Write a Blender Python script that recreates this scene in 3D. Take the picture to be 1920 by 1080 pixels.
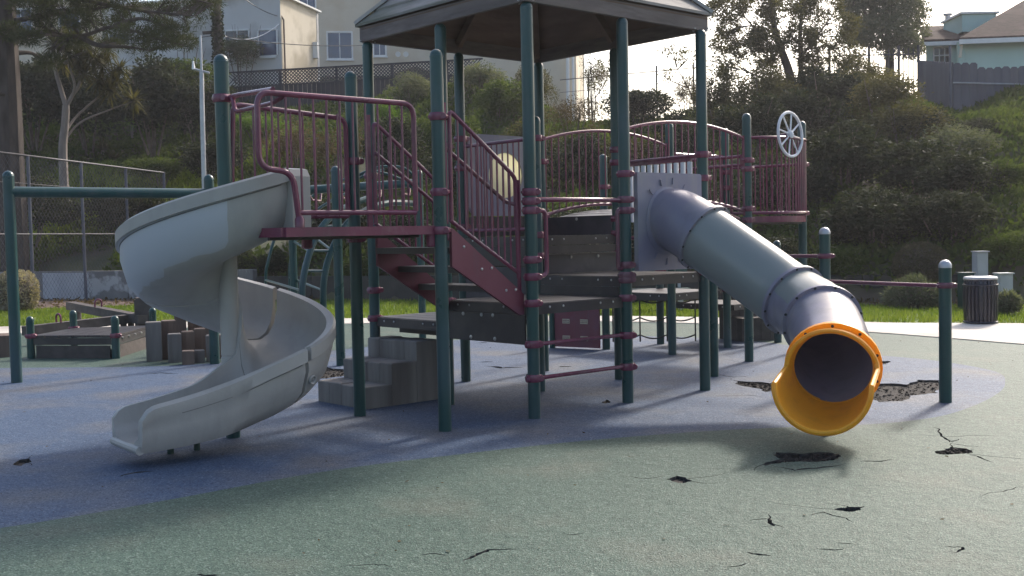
import bpy, bmesh, math, random
import numpy as np
from mathutils import Vector, Matrix
from mathutils.geometry import delaunay_2d_cdt

for o in list(bpy.data.objects):
    bpy.data.objects.remove(o)
random.seed(7)
scene = bpy.context.scene
COL = scene.collection

# ---------------------------------------------------------------- camera
PITCH, ROLL, FPX, EYE = 0.0470, -0.0210, 2090.5, 1.5
cam = bpy.data.objects.new("camera", bpy.data.cameras.new("camera"))
COL.objects.link(cam)
cam.data.sensor_width = 36.0
cam.data.lens = 36.0 * FPX / 1920.0
cam.data.clip_start = 0.05
cam.data.clip_end = 3000.0
cam.matrix_world = (Matrix.Translation((0, 0, EYE)) @ Matrix.Rotation(math.pi / 2 - PITCH, 4, 'X')
                    @ Matrix.Rotation(ROLL, 4, 'Z'))
scene.camera = cam

# ---------------------------------------------------------------- sky, sun, exposure
SUN_AZ, SUN_EL = math.radians(35.0), math.radians(37.0)      # azimuth measured from +Y towards +X
world = bpy.data.worlds.new("World")
scene.world = world
world.use_nodes = True
wn = world.node_tree
sky = wn.nodes.new('ShaderNodeTexSky')
sky.sky_type = 'NISHITA'
sky.sun_disc = False
sky.sun_elevation = SUN_EL
sky.sun_rotation = SUN_AZ
sky.dust_density = 4.0
sky.air_density = 1.0
sky.ozone_density = 1.0
bgn = wn.nodes['Background']
wn.links.new(sky.outputs['Color'], bgn.inputs['Color'])
bgn.inputs['Strength'].default_value = 0.15
sun = bpy.data.objects.new("sun", bpy.data.lights.new("sun", 'SUN'))
COL.objects.link(sun)
sun.data.energy = 2.4
sun.data.angle = math.radians(6.0)
sun.data.color = (1.0, 0.94, 0.86)
sd = Vector((math.sin(SUN_AZ) * math.cos(SUN_EL), math.cos(SUN_AZ) * math.cos(SUN_EL), math.sin(SUN_EL)))
sun.rotation_euler = sd.to_track_quat('Z', 'Y').to_euler()
sun.location = (15, 20, 18)
vs = scene.view_settings
vs.view_transform = 'Standard'
vs.look = 'None'
vs.exposure = 0.86
vs.gamma = 1.0
vs.use_curve_mapping = False

# ---------------------------------------------------------------- survey helpers (ground / depth of a sight line)
_cr, _sr, _c, _s = math.cos(ROLL), math.sin(ROLL), math.cos(PITCH), math.sin(PITCH)
def ray(px, py):
    X, Y = px - 960.0, py - 540.0
    x, y = X * _cr + Y * _sr, -X * _sr + Y * _cr
    d = (x / FPX, 1.0, -y / FPX)
    return Vector((d[0], d[1] * _c + d[2] * _s, -d[1] * _s + d[2] * _c))
def gp(px, py, z=0.0):
    r = ray(px, py)
    return Vector((0, 0, EYE)) + r * ((z - EYE) / r.z)
def at(px, py, Y):
    r = ray(px, py)
    return Vector((0, 0, EYE)) + r * (Y / r.y)
# playground grid: 1.123 m bays, turned 41.8 degrees
BAY, ANG = 1.1232, 0.7297
E1 = Vector((math.cos(ANG), math.sin(ANG), 0))
E2 = Vector((-math.sin(ANG), math.cos(ANG), 0))
F0 = Vector((0.1636, 9.0911, 0))
def W(i, j, z=0.0):
    return F0 + E1 * (BAY * i) + E2 * (BAY * j) + Vector((0, 0, z))

# ---------------------------------------------------------------- object helpers
ORG = {}
def link(o):
    COL.objects.link(o)
    return o
def tag(o, label=None, cat=None, group=None, kind=None):
    if label: o["label"] = label
    if cat: o["category"] = cat
    if group: o["group"] = group
    if kind: o["kind"] = kind
    return o
def thing(name, loc, label, cat, group=None):
    o = link(bpy.data.objects.new(name, None))
    o.empty_display_size = 0.2
    o.location = loc
    ORG[o.name] = Vector(loc)
    return tag(o, label, cat, group)
def subroot(name, parent):
    o = link(bpy.data.objects.new(name, None))
    o.empty_display_size = 0.1
    o.parent = parent
    ORG[o.name] = ORG[parent.name].copy()
    return o

class MB:
    def __init__(self):
        self.v, self.f, self.attr = [], [], {}
    def add(self, vs, fs):
        n = len(self.v)
        self.v += [tuple(p) for p in vs]
        self.f += [tuple(i + n for i in q) for q in fs]
        return self
    def box(self, c, s, rz=0.0):
        c = Vector(c); m = Matrix.Rotation(rz, 3, 'Z')
        P = [c + m @ Vector((x * s[0] / 2, y * s[1] / 2, z * s[2] / 2)) for z in (-1, 1) for y in (-1, 1) for x in (-1, 1)]
        return self.add(P, [(0, 2, 3, 1), (4, 5, 7, 6), (0, 1, 5, 4), (2, 6, 7, 3), (0, 4, 6, 2), (1, 3, 7, 5)])
    def beam(self, a, b, w, h, up=(0, 0, 1)):
        """box along a-b; w across, h along up"""
        a, b, up = Vector(a), Vector(b), Vector(up)
        d = (b - a).normalized(); s = d.cross(up)
        if s.length < 1e-5: s = d.cross(Vector((1, 0, 0)))
        s.normalize(); u = s.cross(d).normalized()
        P = [p + s * (x * w / 2) + u * (z * h / 2) for p in (a, b) for (x, z) in ((-1, -1), (1, -1), (1, 1), (-1, 1))]
        return self.add(P, [(0, 1, 2, 3), (7, 6, 5, 4), (0, 4, 5, 1), (1, 5, 6, 2), (2, 6, 7, 3), (3, 7, 4, 0)])
    def tube(self, pts, r, n=10, cap=True, closed=False):
        pts = [Vector(p) for p in pts]
        N = len(pts)
        rr = r if isinstance(r, (list, tuple)) else [r] * N
        ring = []; u = None
        for k, p in enumerate(pts):
            if closed: t = (pts[(k + 1) % N] - pts[k - 1])
            else: t = pts[min(k + 1, N - 1)] - pts[max(k - 1, 0)]
            t.normalize()
            if u is None:
                u = t.cross(Vector((0, 0, 1)))
                if u.length < 1e-3: u = t.cross(Vector((1, 0, 0)))
            u = (u - t * u.dot(t)); u.normalize()
            w = t.cross(u)
            ring.append([p + (u * math.cos(2 * math.pi * i / n) + w * math.sin(2 * math.pi * i / n)) * rr[k] for i in range(n)])
        vs = [q for R in ring for q in R]; fs = []
        M = N if closed else N - 1
        for k in range(M):
            a, b = k * n, ((k + 1) % N) * n
            for i in range(n):
                j = (i + 1) % n
                fs.append((a + i, a + j, b + j, b + i))
        if cap and not closed:
            fs.append(tuple(reversed(range(n)))); fs.append(tuple(range((N - 1) * n, N * n)))
        return self.add(vs, fs)
    def lathe(self, c, prof, n=16, axis=(0, 0, 1)):
        c = Vector(c); a = Vector(axis).normalized()
        u = a.cross(Vector((0, 0, 1)))
        if u.length < 1e-3: u = Vector((1, 0, 0))
        u.normalize(); w = a.cross(u)
        vs, fs = [], []
        for (r, z) in prof:
            for i in range(n):
                t = 2 * math.pi * i / n
                vs.append(c + a * z + (u * math.cos(t) + w * math.sin(t)) * max(r, 1e-4))
        for k in range(len(prof) - 1):
            for i in range(n):
                j = (i + 1) % n
                fs.append((k * n + i, k * n + j, (k + 1) * n + j, (k + 1) * n + i))
        fs.append(tuple(reversed(range(n)))); fs.append(tuple(range((len(prof) - 1) * n, len(prof) * n)))
        return self.add(vs, fs)
    def slab(self, poly, ext):
        """planar polygon (3-D points) thickened by vector ext"""
        poly = [Vector(p) for p in poly]; e = Vector(ext); n = len(poly)
        vs = poly + [p + e for p in poly]
        fs = [tuple(reversed(range(n))), tuple(range(n, 2 * n))]
        for i in range(n):
            j = (i + 1) % n
            fs.append((i, j, n + j, n + i))
        return self.add(vs, fs)
    def build(self, name, mat, parent=None, smooth=35, origin=None):
        me = bpy.data.meshes.new(name)
        V = np.array(self.v, dtype=float).reshape(-1, 3)
        if parent is not None: org = np.array(ORG[parent.name])
        elif origin is not None: org = np.array(origin)
        else: org = np.array([(V[:, 0].min() + V[:, 0].max()) / 2, (V[:, 1].min() + V[:, 1].max()) / 2, V[:, 2].min()])
        me.from_pydata((V - org).tolist(), [], self.f)
        me.validate()
        bm = bmesh.new(); bm.from_mesh(me)
        bmesh.ops.recalc_face_normals(bm, faces=bm.faces); bm.to_mesh(me); bm.free()
        for k, vals in self.attr.items():
            a = me.attributes.new(k, 'FLOAT', 'POINT'); a.data.foreach_set('value', np.array(vals, dtype=np.float32))
        if smooth:
            me.shade_smooth(); me.set_sharp_from_angle(angle=math.radians(smooth))
        if mat: me.materials.append(mat)
        o = link(bpy.data.objects.new(name, me))
        if parent is not None:
            o.parent = parent; ORG[o.name] = ORG[parent.name].copy()
        else:
            o.location = org; ORG[o.name] = Vector(org)
        return o
def clone(o, parent, loc, rz=0.0, scale=None):
    c = o.copy(); link(c); c.parent = parent
    c.location = Vector(loc) - ORG[parent.name] if parent is not None else Vector(loc)
    c.rotation_euler = (0, 0, rz)
    if scale: c.scale = scale if not isinstance(scale, (int, float)) else (scale,) * 3
    ORG[c.name] = Vector(loc)
    return c
def protomesh(name, mb, mat, smooth=35):
    me = bpy.data.meshes.new(name); me.from_pydata([tuple(p) for p in mb.v], [], mb.f); me.validate()
    bm = bmesh.new(); bm.from_mesh(me); bmesh.ops.recalc_face_normals(bm, faces=bm.faces); bm.to_mesh(me); bm.free()
    if smooth: me.shade_smooth(); me.set_sharp_from_angle(angle=math.radians(smooth))
    me.materials.append(mat)
    return me
def put(name, me, parent, loc, rot=(0, 0, 0), scale=(1, 1, 1)):
    o = link(bpy.data.objects.new(name, me)); o.parent = parent
    o.location = Vector(loc) - (ORG[parent.name] if parent is not None else Vector((0, 0, 0)))
    o.rotation_euler = rot; o.scale = scale
    ORG[o.name] = ORG[parent.name].copy() if parent is not None else Vector(loc)
    return o

# ---------------------------------------------------------------- materials
def lin(*c): return tuple(((x / 255) / 12.92 if x / 255 <= 0.04045 else ((x / 255 + 0.055) / 1.055) ** 2.4) for x in c)
def pmat(name, c1, c2=None, scale=4.0, rough=0.5, bump=0.0, bscale=None, detail=6.0, metal=0.0, spec=0.5,
         stretch=(1, 1, 1), contrast=(0.35, 0.65), c3=None, s3=0.6, t3=(0.5, 0.65), local=False, rvar=0.0, coat=0.0, streak=None):
    m = bpy.data.materials.new(name); m.use_nodes = True
    nt = m.node_tree; N, L = nt.nodes, nt.links
    b = N['Principled BSDF']
    b.inputs['Roughness'].default_value = rough; b.inputs['Metallic'].default_value = metal
    b.inputs['Specular IOR Level'].default_value = spec
    if coat: b.inputs['Coat Weight'].default_value = coat
    if local: src = N.new('ShaderNodeTexCoord').outputs['Object']
    else: src = N.new('ShaderNodeNewGeometry').outputs['Position']
    mp = N.new('ShaderNodeMapping'); L.new(src, mp.inputs['Vector']); mp.inputs['Scale'].default_value = stretch
    def noise(s, d=detail):
        n = N.new('ShaderNodeTexNoise'); n.inputs['Scale'].default_value = s; n.inputs['Detail'].default_value = d
        L.new(mp.outputs['Vector'], n.inputs['Vector']); return n
    def ramp(fac, lo, hi):
        r = N.new('ShaderNodeMapRange'); r.inputs['From Min'].default_value = lo; r.inputs['From Max'].default_value = hi
        L.new(fac, r.inputs['Value']); return r.outputs['Result']
    def mix(f, A, B):
        x = N.new('ShaderNodeMix'); x.data_type = 'RGBA'; L.new(f, x.inputs['Factor'])
        for sock, val in ((x.inputs[6], A), (x.inputs[7], B)):
            if isinstance(val, tuple): sock.default_value = (*val[:3], 1)
            else: L.new(val, sock)
        return x.outputs[2]
    if c2 is None: c2 = tuple(x * 0.75 for x in c1)
    n1 = noise(scale)
    f = ramp(n1.outputs['Fac'], *contrast)
    colr = mix(f, c1, c2)
    if c3 is not None:
        n3 = noise(s3); colr = mix(ramp(n3.outputs['Fac'], *t3), colr, c3)
    if streak is not None:
        m2 = N.new('ShaderNodeMapping'); L.new(src, m2.inputs['Vector']); m2.inputs['Scale'].default_value = streak[2]
        n4 = N.new('ShaderNodeTexNoise'); n4.inputs['Scale'].default_value = 1.0; n4.inputs['Detail'].default_value = 8; n4.inputs['Roughness'].default_value = 0.65
        L.new(m2.outputs['Vector'], n4.inputs['Vector'])
        r4 = N.new('ShaderNodeMapRange'); r4.inputs['From Min'].default_value = 0.5; r4.inputs['From Max'].default_value = 0.72; r4.inputs['To Max'].default_value = streak[1]
        L.new(n4.outputs['Fac'], r4.inputs['Value']); colr = mix(r4.outputs['Result'], colr, streak[0])
    L.new(colr, b.inputs['Base Color'])
    if rvar:
        rr = N.new('ShaderNodeMapRange'); L.new(n1.outputs['Fac'], rr.inputs['Value'])
        rr.inputs['To Min'].default_value = rough - rvar; rr.inputs['To Max'].default_value = rough + rvar
        L.new(rr.outputs['Result'], b.inputs['Roughness'])
    if bump:
        nb = noise(bscale or scale * 3)
        bp = N.new('ShaderNodeBump'); bp.inputs['Strength'].default_value = bump; bp.inputs['Distance'].default_value = 0.02
        L.new(nb.outputs['Fac'], bp.inputs['Height']); L.new(bp.outputs['Normal'], b.inputs['Normal'])
    return m
def leafmat(name, c1, c2, scale=1.2, trans=0.35, rough=0.75, tint=None):
    m = bpy.data.materials.new(name); m.use_nodes = True
    nt = m.node_tree; N, L = nt.nodes, nt.links
    b = N['Principled BSDF']; b.inputs['Roughness'].default_value = rough; b.inputs['Specular IOR Level'].default_value = 0.12
    geo = N.new('ShaderNodeNewGeometry')
    n = N.new('ShaderNodeTexNoise'); n.inputs['Scale'].default_value = scale; n.inputs['Detail'].default_value = 3
    L.new(geo.outputs['Position'], n.inputs['Vector'])
    w = N.new('ShaderNodeTexWhiteNoise'); w.noise_dimensions = '1D'; L.new(geo.outputs['Random Per Island'], w.inputs['W'])
    ad = N.new('ShaderNodeMath'); ad.operation = 'MULTIPLY_ADD'; L.new(w.outputs['Value'], ad.inputs[0]); ad.inputs[1].default_value = 0.5
    r = N.new('ShaderNodeMapRange'); r.inputs['From Min'].default_value = 0.3; r.inputs['From Max'].default_value = 0.7
    r.inputs['To Min'].default_value = 0.0; r.inputs['To Max'].default_value = 0.5
    L.new(n.outputs['Fac'], r.inputs['Value']); L.new(r.outputs['Result'], ad.inputs[2])
    mx = N.new('ShaderNodeMix'); mx.data_type = 'RGBA'; L.new(ad.outputs['Value'], mx.inputs['Factor'])
    mx.inputs[6].default_value = (*c1, 1); mx.inputs[7].default_value = (*c2, 1)
    L.new(mx.outputs[2], b.inputs['Base Color'])
    t = N.new('ShaderNodeBsdfTranslucent')
    tm = N.new('ShaderNodeMix'); tm.data_type = 'RGBA'; tm.blend_type = 'MULTIPLY'; tm.inputs['Factor'].default_value = 1
    L.new(mx.outputs[2], tm.inputs[6]); tm.inputs[7].default_value = (*(tint or (1.3, 1.3, 0.6)), 1)
    L.new(tm.outputs[2], t.inputs['Color'])
    ms = N.new('ShaderNodeMixShader'); ms.inputs['Fac'].default_value = trans
    L.new(b.outputs['BSDF'], ms.inputs[1]); L.new(t.outputs['BSDF'], ms.inputs[2])
    L.new(ms.outputs['Shader'], N['Material Output'].inputs['Surface'])
    return m

M = {}
M['green'] = pmat('green_paint', (0.008, 0.050, 0.047), (0.011, 0.060, 0.058), 3, streak=((0.06, 0.085, 0.085), 0.5, (9, 9, 1.5)), rough=0.30, bump=0.03, bscale=60, rvar=0.08, c3=(0.03, 0.07, 0.08), s3=1.2)
M['green_dark'] = pmat('green_paint_dark', (0.012, 0.05, 0.045), (0.018, 0.06, 0.055), 3, rough=0.4)
M['maroon'] = pmat('maroon_paint', (0.150, 0.030, 0.062), (0.175, 0.042, 0.076), 5, streak=((0.22, 0.11, 0.125), 0.5, (12, 12, 8)), rough=0.24, bump=0.03, bscale=60, c3=(0.12, 0.045, 0.065), s3=2.0, rvar=0.08)
M['maroon_panel'] = pmat('maroon_panel', (0.15, 0.026, 0.045), (0.17, 0.04, 0.06), 3, streak=((0.12, 0.06, 0.075), 0.6, (8, 8, 1.2)), rough=0.42, c3=(0.13, 0.05, 0.085), s3=1.5, bump=0.02)
M['deck'] = pmat('deck_vinyl', (0.030, 0.024, 0.027), (0.038, 0.032, 0.035), 8, rough=0.36, bump=0.1, bscale=80, c3=(0.055, 0.048, 0.045), s3=2.5, rvar=0.1)
M['riser'] = pmat('riser_panel', (0.033, 0.031, 0.042), (0.042, 0.039, 0.052), 6, rough=0.36, bump=0.05, c3=(0.06, 0.056, 0.07), s3=3)
M['steel'] = pmat('bolt_steel', (0.55, 0.54, 0.52), (0.42, 0.41, 0.4), 20, rough=0.3, metal=0.9)
M['zinc'] = pmat('galvanised', (0.45, 0.46, 0.48), (0.36, 0.37, 0.4), 6, rough=0.42, metal=0.6)
M['white_plastic'] = pmat('white_plastic', (0.75, 0.76, 0.78), (0.62, 0.63, 0.66), 4, rough=0.4)
M['lavender'] = pmat('lavender_plastic', (0.185, 0.175, 0.24), (0.215, 0.205, 0.27), 2.5, streak=((0.30, 0.28, 0.24), 0.5, (8, 8, 1.0)), rough=0.4, bump=0.03, c3=(0.26, 0.25, 0.27), s3=1.6)
M['yellow'] = pmat('yellow_plastic', (0.88, 0.44, 0.025), (0.92, 0.50, 0.04), 3, streak=((0.50, 0.25, 0.04), 0.45, (14, 14, 14)), rough=0.35, bump=0.02, c3=(0.72, 0.33, 0.03), s3=5, t3=(0.55, 0.75), rvar=0.06)
M['chain'] = pmat('chain_black', (0.02, 0.02, 0.022), (0.03, 0.03, 0.03), 20, rough=0.5)
M['bubble'] = pmat('bubble_plastic', (0.72, 0.68, 0.5), (0.6, 0.58, 0.46), 3, rough=0.25)
_b = M['bubble'].node_tree.nodes['Principled BSDF']; _b.inputs['Transmission Weight'].default_value = 0.25; _b.inputs['IOR'].default_value = 1.1
# yellow plastic lets some light through
def add_translucent(m, fac, col):
    nt = m.node_tree; N, L = nt.nodes, nt.links
    t = N.new('ShaderNodeBsdfTranslucent'); t.inputs['Color'].default_value = (*col, 1)
    ms = N.new('ShaderNodeMixShader'); ms.inputs['Fac'].default_value = fac
    L.new(N['Principled BSDF'].outputs['BSDF'], ms.inputs[1]); L.new(t.outputs['BSDF'], ms.inputs[2])
    L.new(ms.outputs['Shader'], N['Material Output'].inputs['Surface'])
add_translucent(M['yellow'], 0.33, (0.98, 0.45, 0.03))
add_translucent(M['bubble'], 0.55, (0.92, 0.88, 0.68))
M['slide'] = pmat('slide_plastic', (0.35, 0.335, 0.305), (0.385, 0.365, 0.335), 2.2, streak=((0.27, 0.26, 0.235), 0.4, (7, 7, 1.3)), rough=0.42, bump=0.04, bscale=40, c3=(0.315, 0.30, 0.272), s3=3.5, t3=(0.52, 0.75), rvar=0.07)
M['groove_shade'] = pmat('groove_shade', (0.14, 0.14, 0.14), (0.2, 0.2, 0.19), 8, rough=0.6)  # dark tone standing in for shade inside the lip groove
M['timber'] = pmat('timber_grey', (0.135, 0.122, 0.112), (0.21, 0.195, 0.18), 7, rough=0.85, bump=0.5, bscale=18, stretch=(1, 1, 0.12), c3=(0.10, 0.085, 0.075), s3=2.5, t3=(0.5, 0.72))
M['timber_brown'] = pmat('timber_brown', (0.10, 0.072, 0.06), (0.185, 0.13, 0.10), 7, rough=0.85, bump=0.5, bscale=18, stretch=(1, 1, 0.12), c3=(0.11, 0.085, 0.075), s3=2.5, t3=(0.5, 0.7))
M['timber_dark'] = pmat('timber_dark', (0.055, 0.046, 0.042), (0.085, 0.07, 0.065), 6, rough=0.8, bump=0.4, bscale=16)
M['roofwood'] = pmat('roof_fascia_wood', (0.135, 0.108, 0.10), (0.20, 0.165, 0.15), 5, streak=((0.06, 0.05, 0.045), 0.6, (2.5, 2.5, 14)), rough=0.8, bump=0.35, bscale=14, stretch=(0.35, 0.35, 2.5), c3=(0.12, 0.10, 0.085), s3=1.6, t3=(0.5, 0.7))
M['roofboard'] = pmat('roof_board_wood', (0.21, 0.19, 0.17), (0.31, 0.285, 0.26), 4, rough=0.85, bump=0.4, bscale=12, stretch=(0.5, 0.5, 3), c3=(0.13, 0.135, 0.10), s3=1.2, t3=(0.48, 0.7))
M['roofcap'] = pmat('roof_ridge_wood', (0.36, 0.34, 0.31), (0.45, 0.43, 0.4), 4, rough=0.8, bump=0.3)
M['soffit'] = pmat('roof_underside_wood', (0.13, 0.085, 0.062), (0.18, 0.12, 0.09), 4, rough=0.8, bump=0.3, stretch=(0.5, 0.5, 3))
M['concrete'] = pmat('path_concrete', (0.48, 0.44, 0.39), (0.56, 0.52, 0.46), 2, rough=0.85, bump=0.15, bscale=60, c3=(0.40, 0.36, 0.32), s3=0.7)
M['wall_conc'] = pmat('retaining_wall_concrete', (0.16, 0.155, 0.155), (0.22, 0.215, 0.21), 1.5, rough=0.9, bump=0.3, bscale=8, c3=(0.42, 0.42, 0.42), s3=1.1, t3=(0.60, 0.64))
M['wall_pale'] = pmat('pale_wall_patch', (0.42, 0.43, 0.46), (0.36, 0.37, 0.4), 2, rough=0.85, bump=0.2)
M['wall_dark'] = pmat('low_wall_timber', (0.035, 0.032, 0.03), (0.055, 0.048, 0.045), 3, rough=0.85, bump=0.3)
M['bark'] = pmat('bark', (0.040, 0.031, 0.026), (0.085, 0.068, 0.058), 5, rough=0.95, bump=1.0, bscale=9, stretch=(1, 1, 0.25))
M['bark_pale'] = pmat('bark_pale', (0.20, 0.165, 0.145), (0.28, 0.24, 0.21), 6, rough=0.9, bump=0.6, bscale=12, stretch=(1, 1, 0.3))
M['stem'] = pmat('stems', (0.10, 0.075, 0.06), (0.15, 0.12, 0.10), 6, rough=0.9)
M['leaf_dark'] = leafmat('leaf_dark', (0.017, 0.023, 0.014), (0.050, 0.058, 0.033), trans=0.25)
M['leaf_mid'] = leafmat('leaf_mid', (0.036, 0.060, 0.016), (0.105, 0.135, 0.036))
M['leaf_olive'] = leafmat('leaf_olive', (0.042, 0.045, 0.020), (0.125, 0.112, 0.052))
M['leaf_grey'] = leafmat('leaf_grey', (0.07, 0.085, 0.06), (0.17, 0.18, 0.13))
M['leaf_brown'] = leafmat('leaf_brown', (0.06, 0.045, 0.03), (0.15, 0.11, 0.06), trans=0.25)
M['leaf_bright'] = leafmat('leaf_bright', (0.07, 0.14, 0.02), (0.15, 0.23, 0.045))
M['leaf_trim'] = leafmat('leaf_trim', (0.06, 0.055, 0.034), (0.13, 0.115, 0.07), trans=0.2)
M['leaf_pink'] = leafmat('leaf_flower', (0.20, 0.17, 0.12), (0.45, 0.40, 0.34), trans=0.3)
M['needle'] = leafmat('pine_needles', (0.03, 0.045, 0.02), (0.09, 0.095, 0.045), trans=0.25)
M['grass'] = leafmat('grass_blades', (0.085, 0.145, 0.025), (0.20, 0.24, 0.055), scale=0.8, trans=0.42)
M['slope_grass'] = leafmat('slope_grass_blades', (0.045, 0.075, 0.018), (0.12, 0.14, 0.04), scale=0.6, trans=0.38)

# ================================================================ ground
def rubber(name, a, b, dark, dust, dust_lo, dust_hi, light):
    m = bpy.data.materials.new(name); m.use_nodes = True
    nt = m.node_tree; N, L = nt.nodes, nt.links
    p = N['Principled BSDF']; p.inputs['Roughness'].default_value = 0.66; p.inputs['Specular IOR Level'].default_value = 0.22
    geo = N.new('ShaderNodeNewGeometry')
    def noise(s, d):
        n = N.new('ShaderNodeTexNoise'); n.inputs['Scale'].default_value = s; n.inputs['Detail'].default_value = d
        L.new(geo.outputs['Position'], n.inputs['Vector']); return n.outputs['Fac']
    def rng(f, lo, hi, t0=0.0, t1=1.0):
        r = N.new('ShaderNodeMapRange'); L.new(f, r.inputs['Value']); r.inputs['From Min'].default_value = lo; r.inputs['From Max'].default_value = hi
        r.inputs['To Min'].default_value = t0; r.inputs['To Max'].default_value = t1
        return r.outputs['Result']
    def mix(f, A, B):
        x = N.new('ShaderNodeMix'); x.data_type = 'RGBA'; L.new(f, x.inputs['Factor'])
        for s, v in ((x.inputs[6], A), (x.inputs[7], B)):
            if isinstance(v, tuple): s.default_value = (*v, 1)
            else: L.new(v, s)
        return x.outputs[2]
    big = noise(0.55, 5)
    c = mix(rng(big, 0.35, 0.65), a, b)
    c = mix(rng(noise(1.1, 7), dust_lo, dust_hi, 0.0, 0.75), c, dust)
    vor = N.new('ShaderNodeTexVoronoi'); vor.inputs['Scale'].default_value = 115; L.new(geo.outputs['Position'], vor.inputs['Vector'])
    sep = N.new('ShaderNodeSeparateColor'); L.new(vor.outputs['Color'], sep.inputs['Color'])
    c = mix(rng(sep.outputs['Red'], 0.55, 1.0, 0.0, 0.85), c, dark)
    c = mix(rng(sep.outputs['Green'], 0.74, 1.0, 0.0, 0.62), c, light)
    L.new(c, p.inputs['Base Color'])
    bp = N.new('ShaderNodeBump'); bp.inputs['Strength'].default_value = 0.55; bp.inputs['Distance'].default_value = 0.006
    L.new(vor.outputs['Distance'], bp.inputs['Height'])
    bp2 = N.new('ShaderNodeBump'); bp2.inputs['Strength'].default_value = 0.5; bp2.inputs['Distance'].default_value = 0.02
    L.new(noise(9, 3), bp2.inputs['Height']); L.new(bp.outputs['Normal'], bp2.inputs['Normal'])
    L.new(bp2.outputs['Normal'], p.inputs['Normal'])
    return m
M['rub_green'] = rubber('rubber_green', (0.051, 0.086, 0.068), (0.063, 0.102, 0.081), (0.015, 0.028, 0.023), (0.115, 0.115, 0.09), 0.54, 0.76, (0.19, 0.245, 0.21))
M['rub_blue'] = rubber('rubber_blue', (0.048, 0.080, 0.142), (0.060, 0.094, 0.160), (0.014, 0.023, 0.050), (0.135, 0.128, 0.120), 0.46, 0.68, (0.195, 0.235, 0.30))
M['gravel'] = pmat('broken_base', (0.018, 0.015, 0.014), (0.045, 0.038, 0.034), 45, rough=0.95, bump=1.0, bscale=60, contrast=(0.4, 0.6), c3=(0.045, 0.038, 0.034), s3=25, t3=(0.55, 0.7))
M['cut'] = pmat('rubber_cut_edge', (0.03, 0.03, 0.032), (0.055, 0.053, 0.052), 30, rough=0.95)

def rough_loop(pts, amp, depth=2, rnd=random):
    """midpoint displacement of a closed loop (ground points)"""
    P = [Vector((p[0], p[1])) for p in pts]
    for d in range(depth):
        Q = []
        for i, a in enumerate(P):
            b = P[(i + 1) % len(P)]; t = b - a
            n = Vector((-t.y, t.x))
            Q += [a, (a + b) / 2 + n * rnd.uniform(-amp, amp)]
        P = Q
    return P
def crack(px, w, rnd=random):
    """thin wedge along a polyline given as sight lines to the ground; w = max width in metres"""
    P = [gp(*q).to_2d() for q in px]
    for d in range(2):
        Q = [P[0]]
        for a, b in zip(P, P[1:]):
            t = b - a; n = Vector((-t.y, t.x))
            Q += [(a + b) / 2 + n * rnd.uniform(-0.16, 0.16), b]
        P = Q
    n = len(P); Lh, Rh = [], []
    for k, p in enumerate(P):
        t = P[min(k + 1, n - 1)] - P[max(k - 1, 0)]; t.normalize(); nn = Vector((-t.y, t.x))
        prof = math.sin(math.pi * (k + 0.12) / (n - 1 + 0.24)) ** 0.7
        ww = w * 0.5 * prof * rnd.uniform(0.6, 1.3)
        Lh.append(p + nn * ww); Rh.append(p - nn * ww)
    return Lh + Rh[::-1]

rc = random.Random(11)
HOLES_PX = [
    [(1605, 735), (1628, 724), (1660, 719), (1700, 721), (1722, 712), (1762, 713), (1779, 726), (1760, 737), (1740, 738), (1705, 742), (1692, 752), (1650, 754), (1622, 746)],
    [(1368, 712), (1395, 715), (1440, 718), (1470, 722), (1466, 731), (1435, 735), (1410, 727), (1385, 722)],
    [(1455, 848), (1500, 851), (1560, 849), (1577, 856), (1560, 863), (1520, 866), (1478, 866), (1460, 869), (1435, 873), (1440, 866), (1470, 861)],
    [(1752, 846), (1780, 838), (1812, 841), (1825, 848), (1800, 851), (1765, 852)],
    [(1250, 898), (1270, 892), (1285, 895), (1298, 901), (1280, 906), (1262, 903)],
    [(1563, 955), (1590, 951), (1622, 949), (1615, 956), (1595, 960), (1572, 957)],
    [(26, 869), (36, 862), (55, 860), (57, 867), (40, 874)],
    [(575, 689), (612, 688), (642, 692), (640, 706), (612, 710), (585, 708)],
    [(1128, 753), (1137, 749), (1144, 753), (1135, 757)],
    [(1644, 677), (1668, 677), (1662, 683), (1648, 684)],
]
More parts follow.
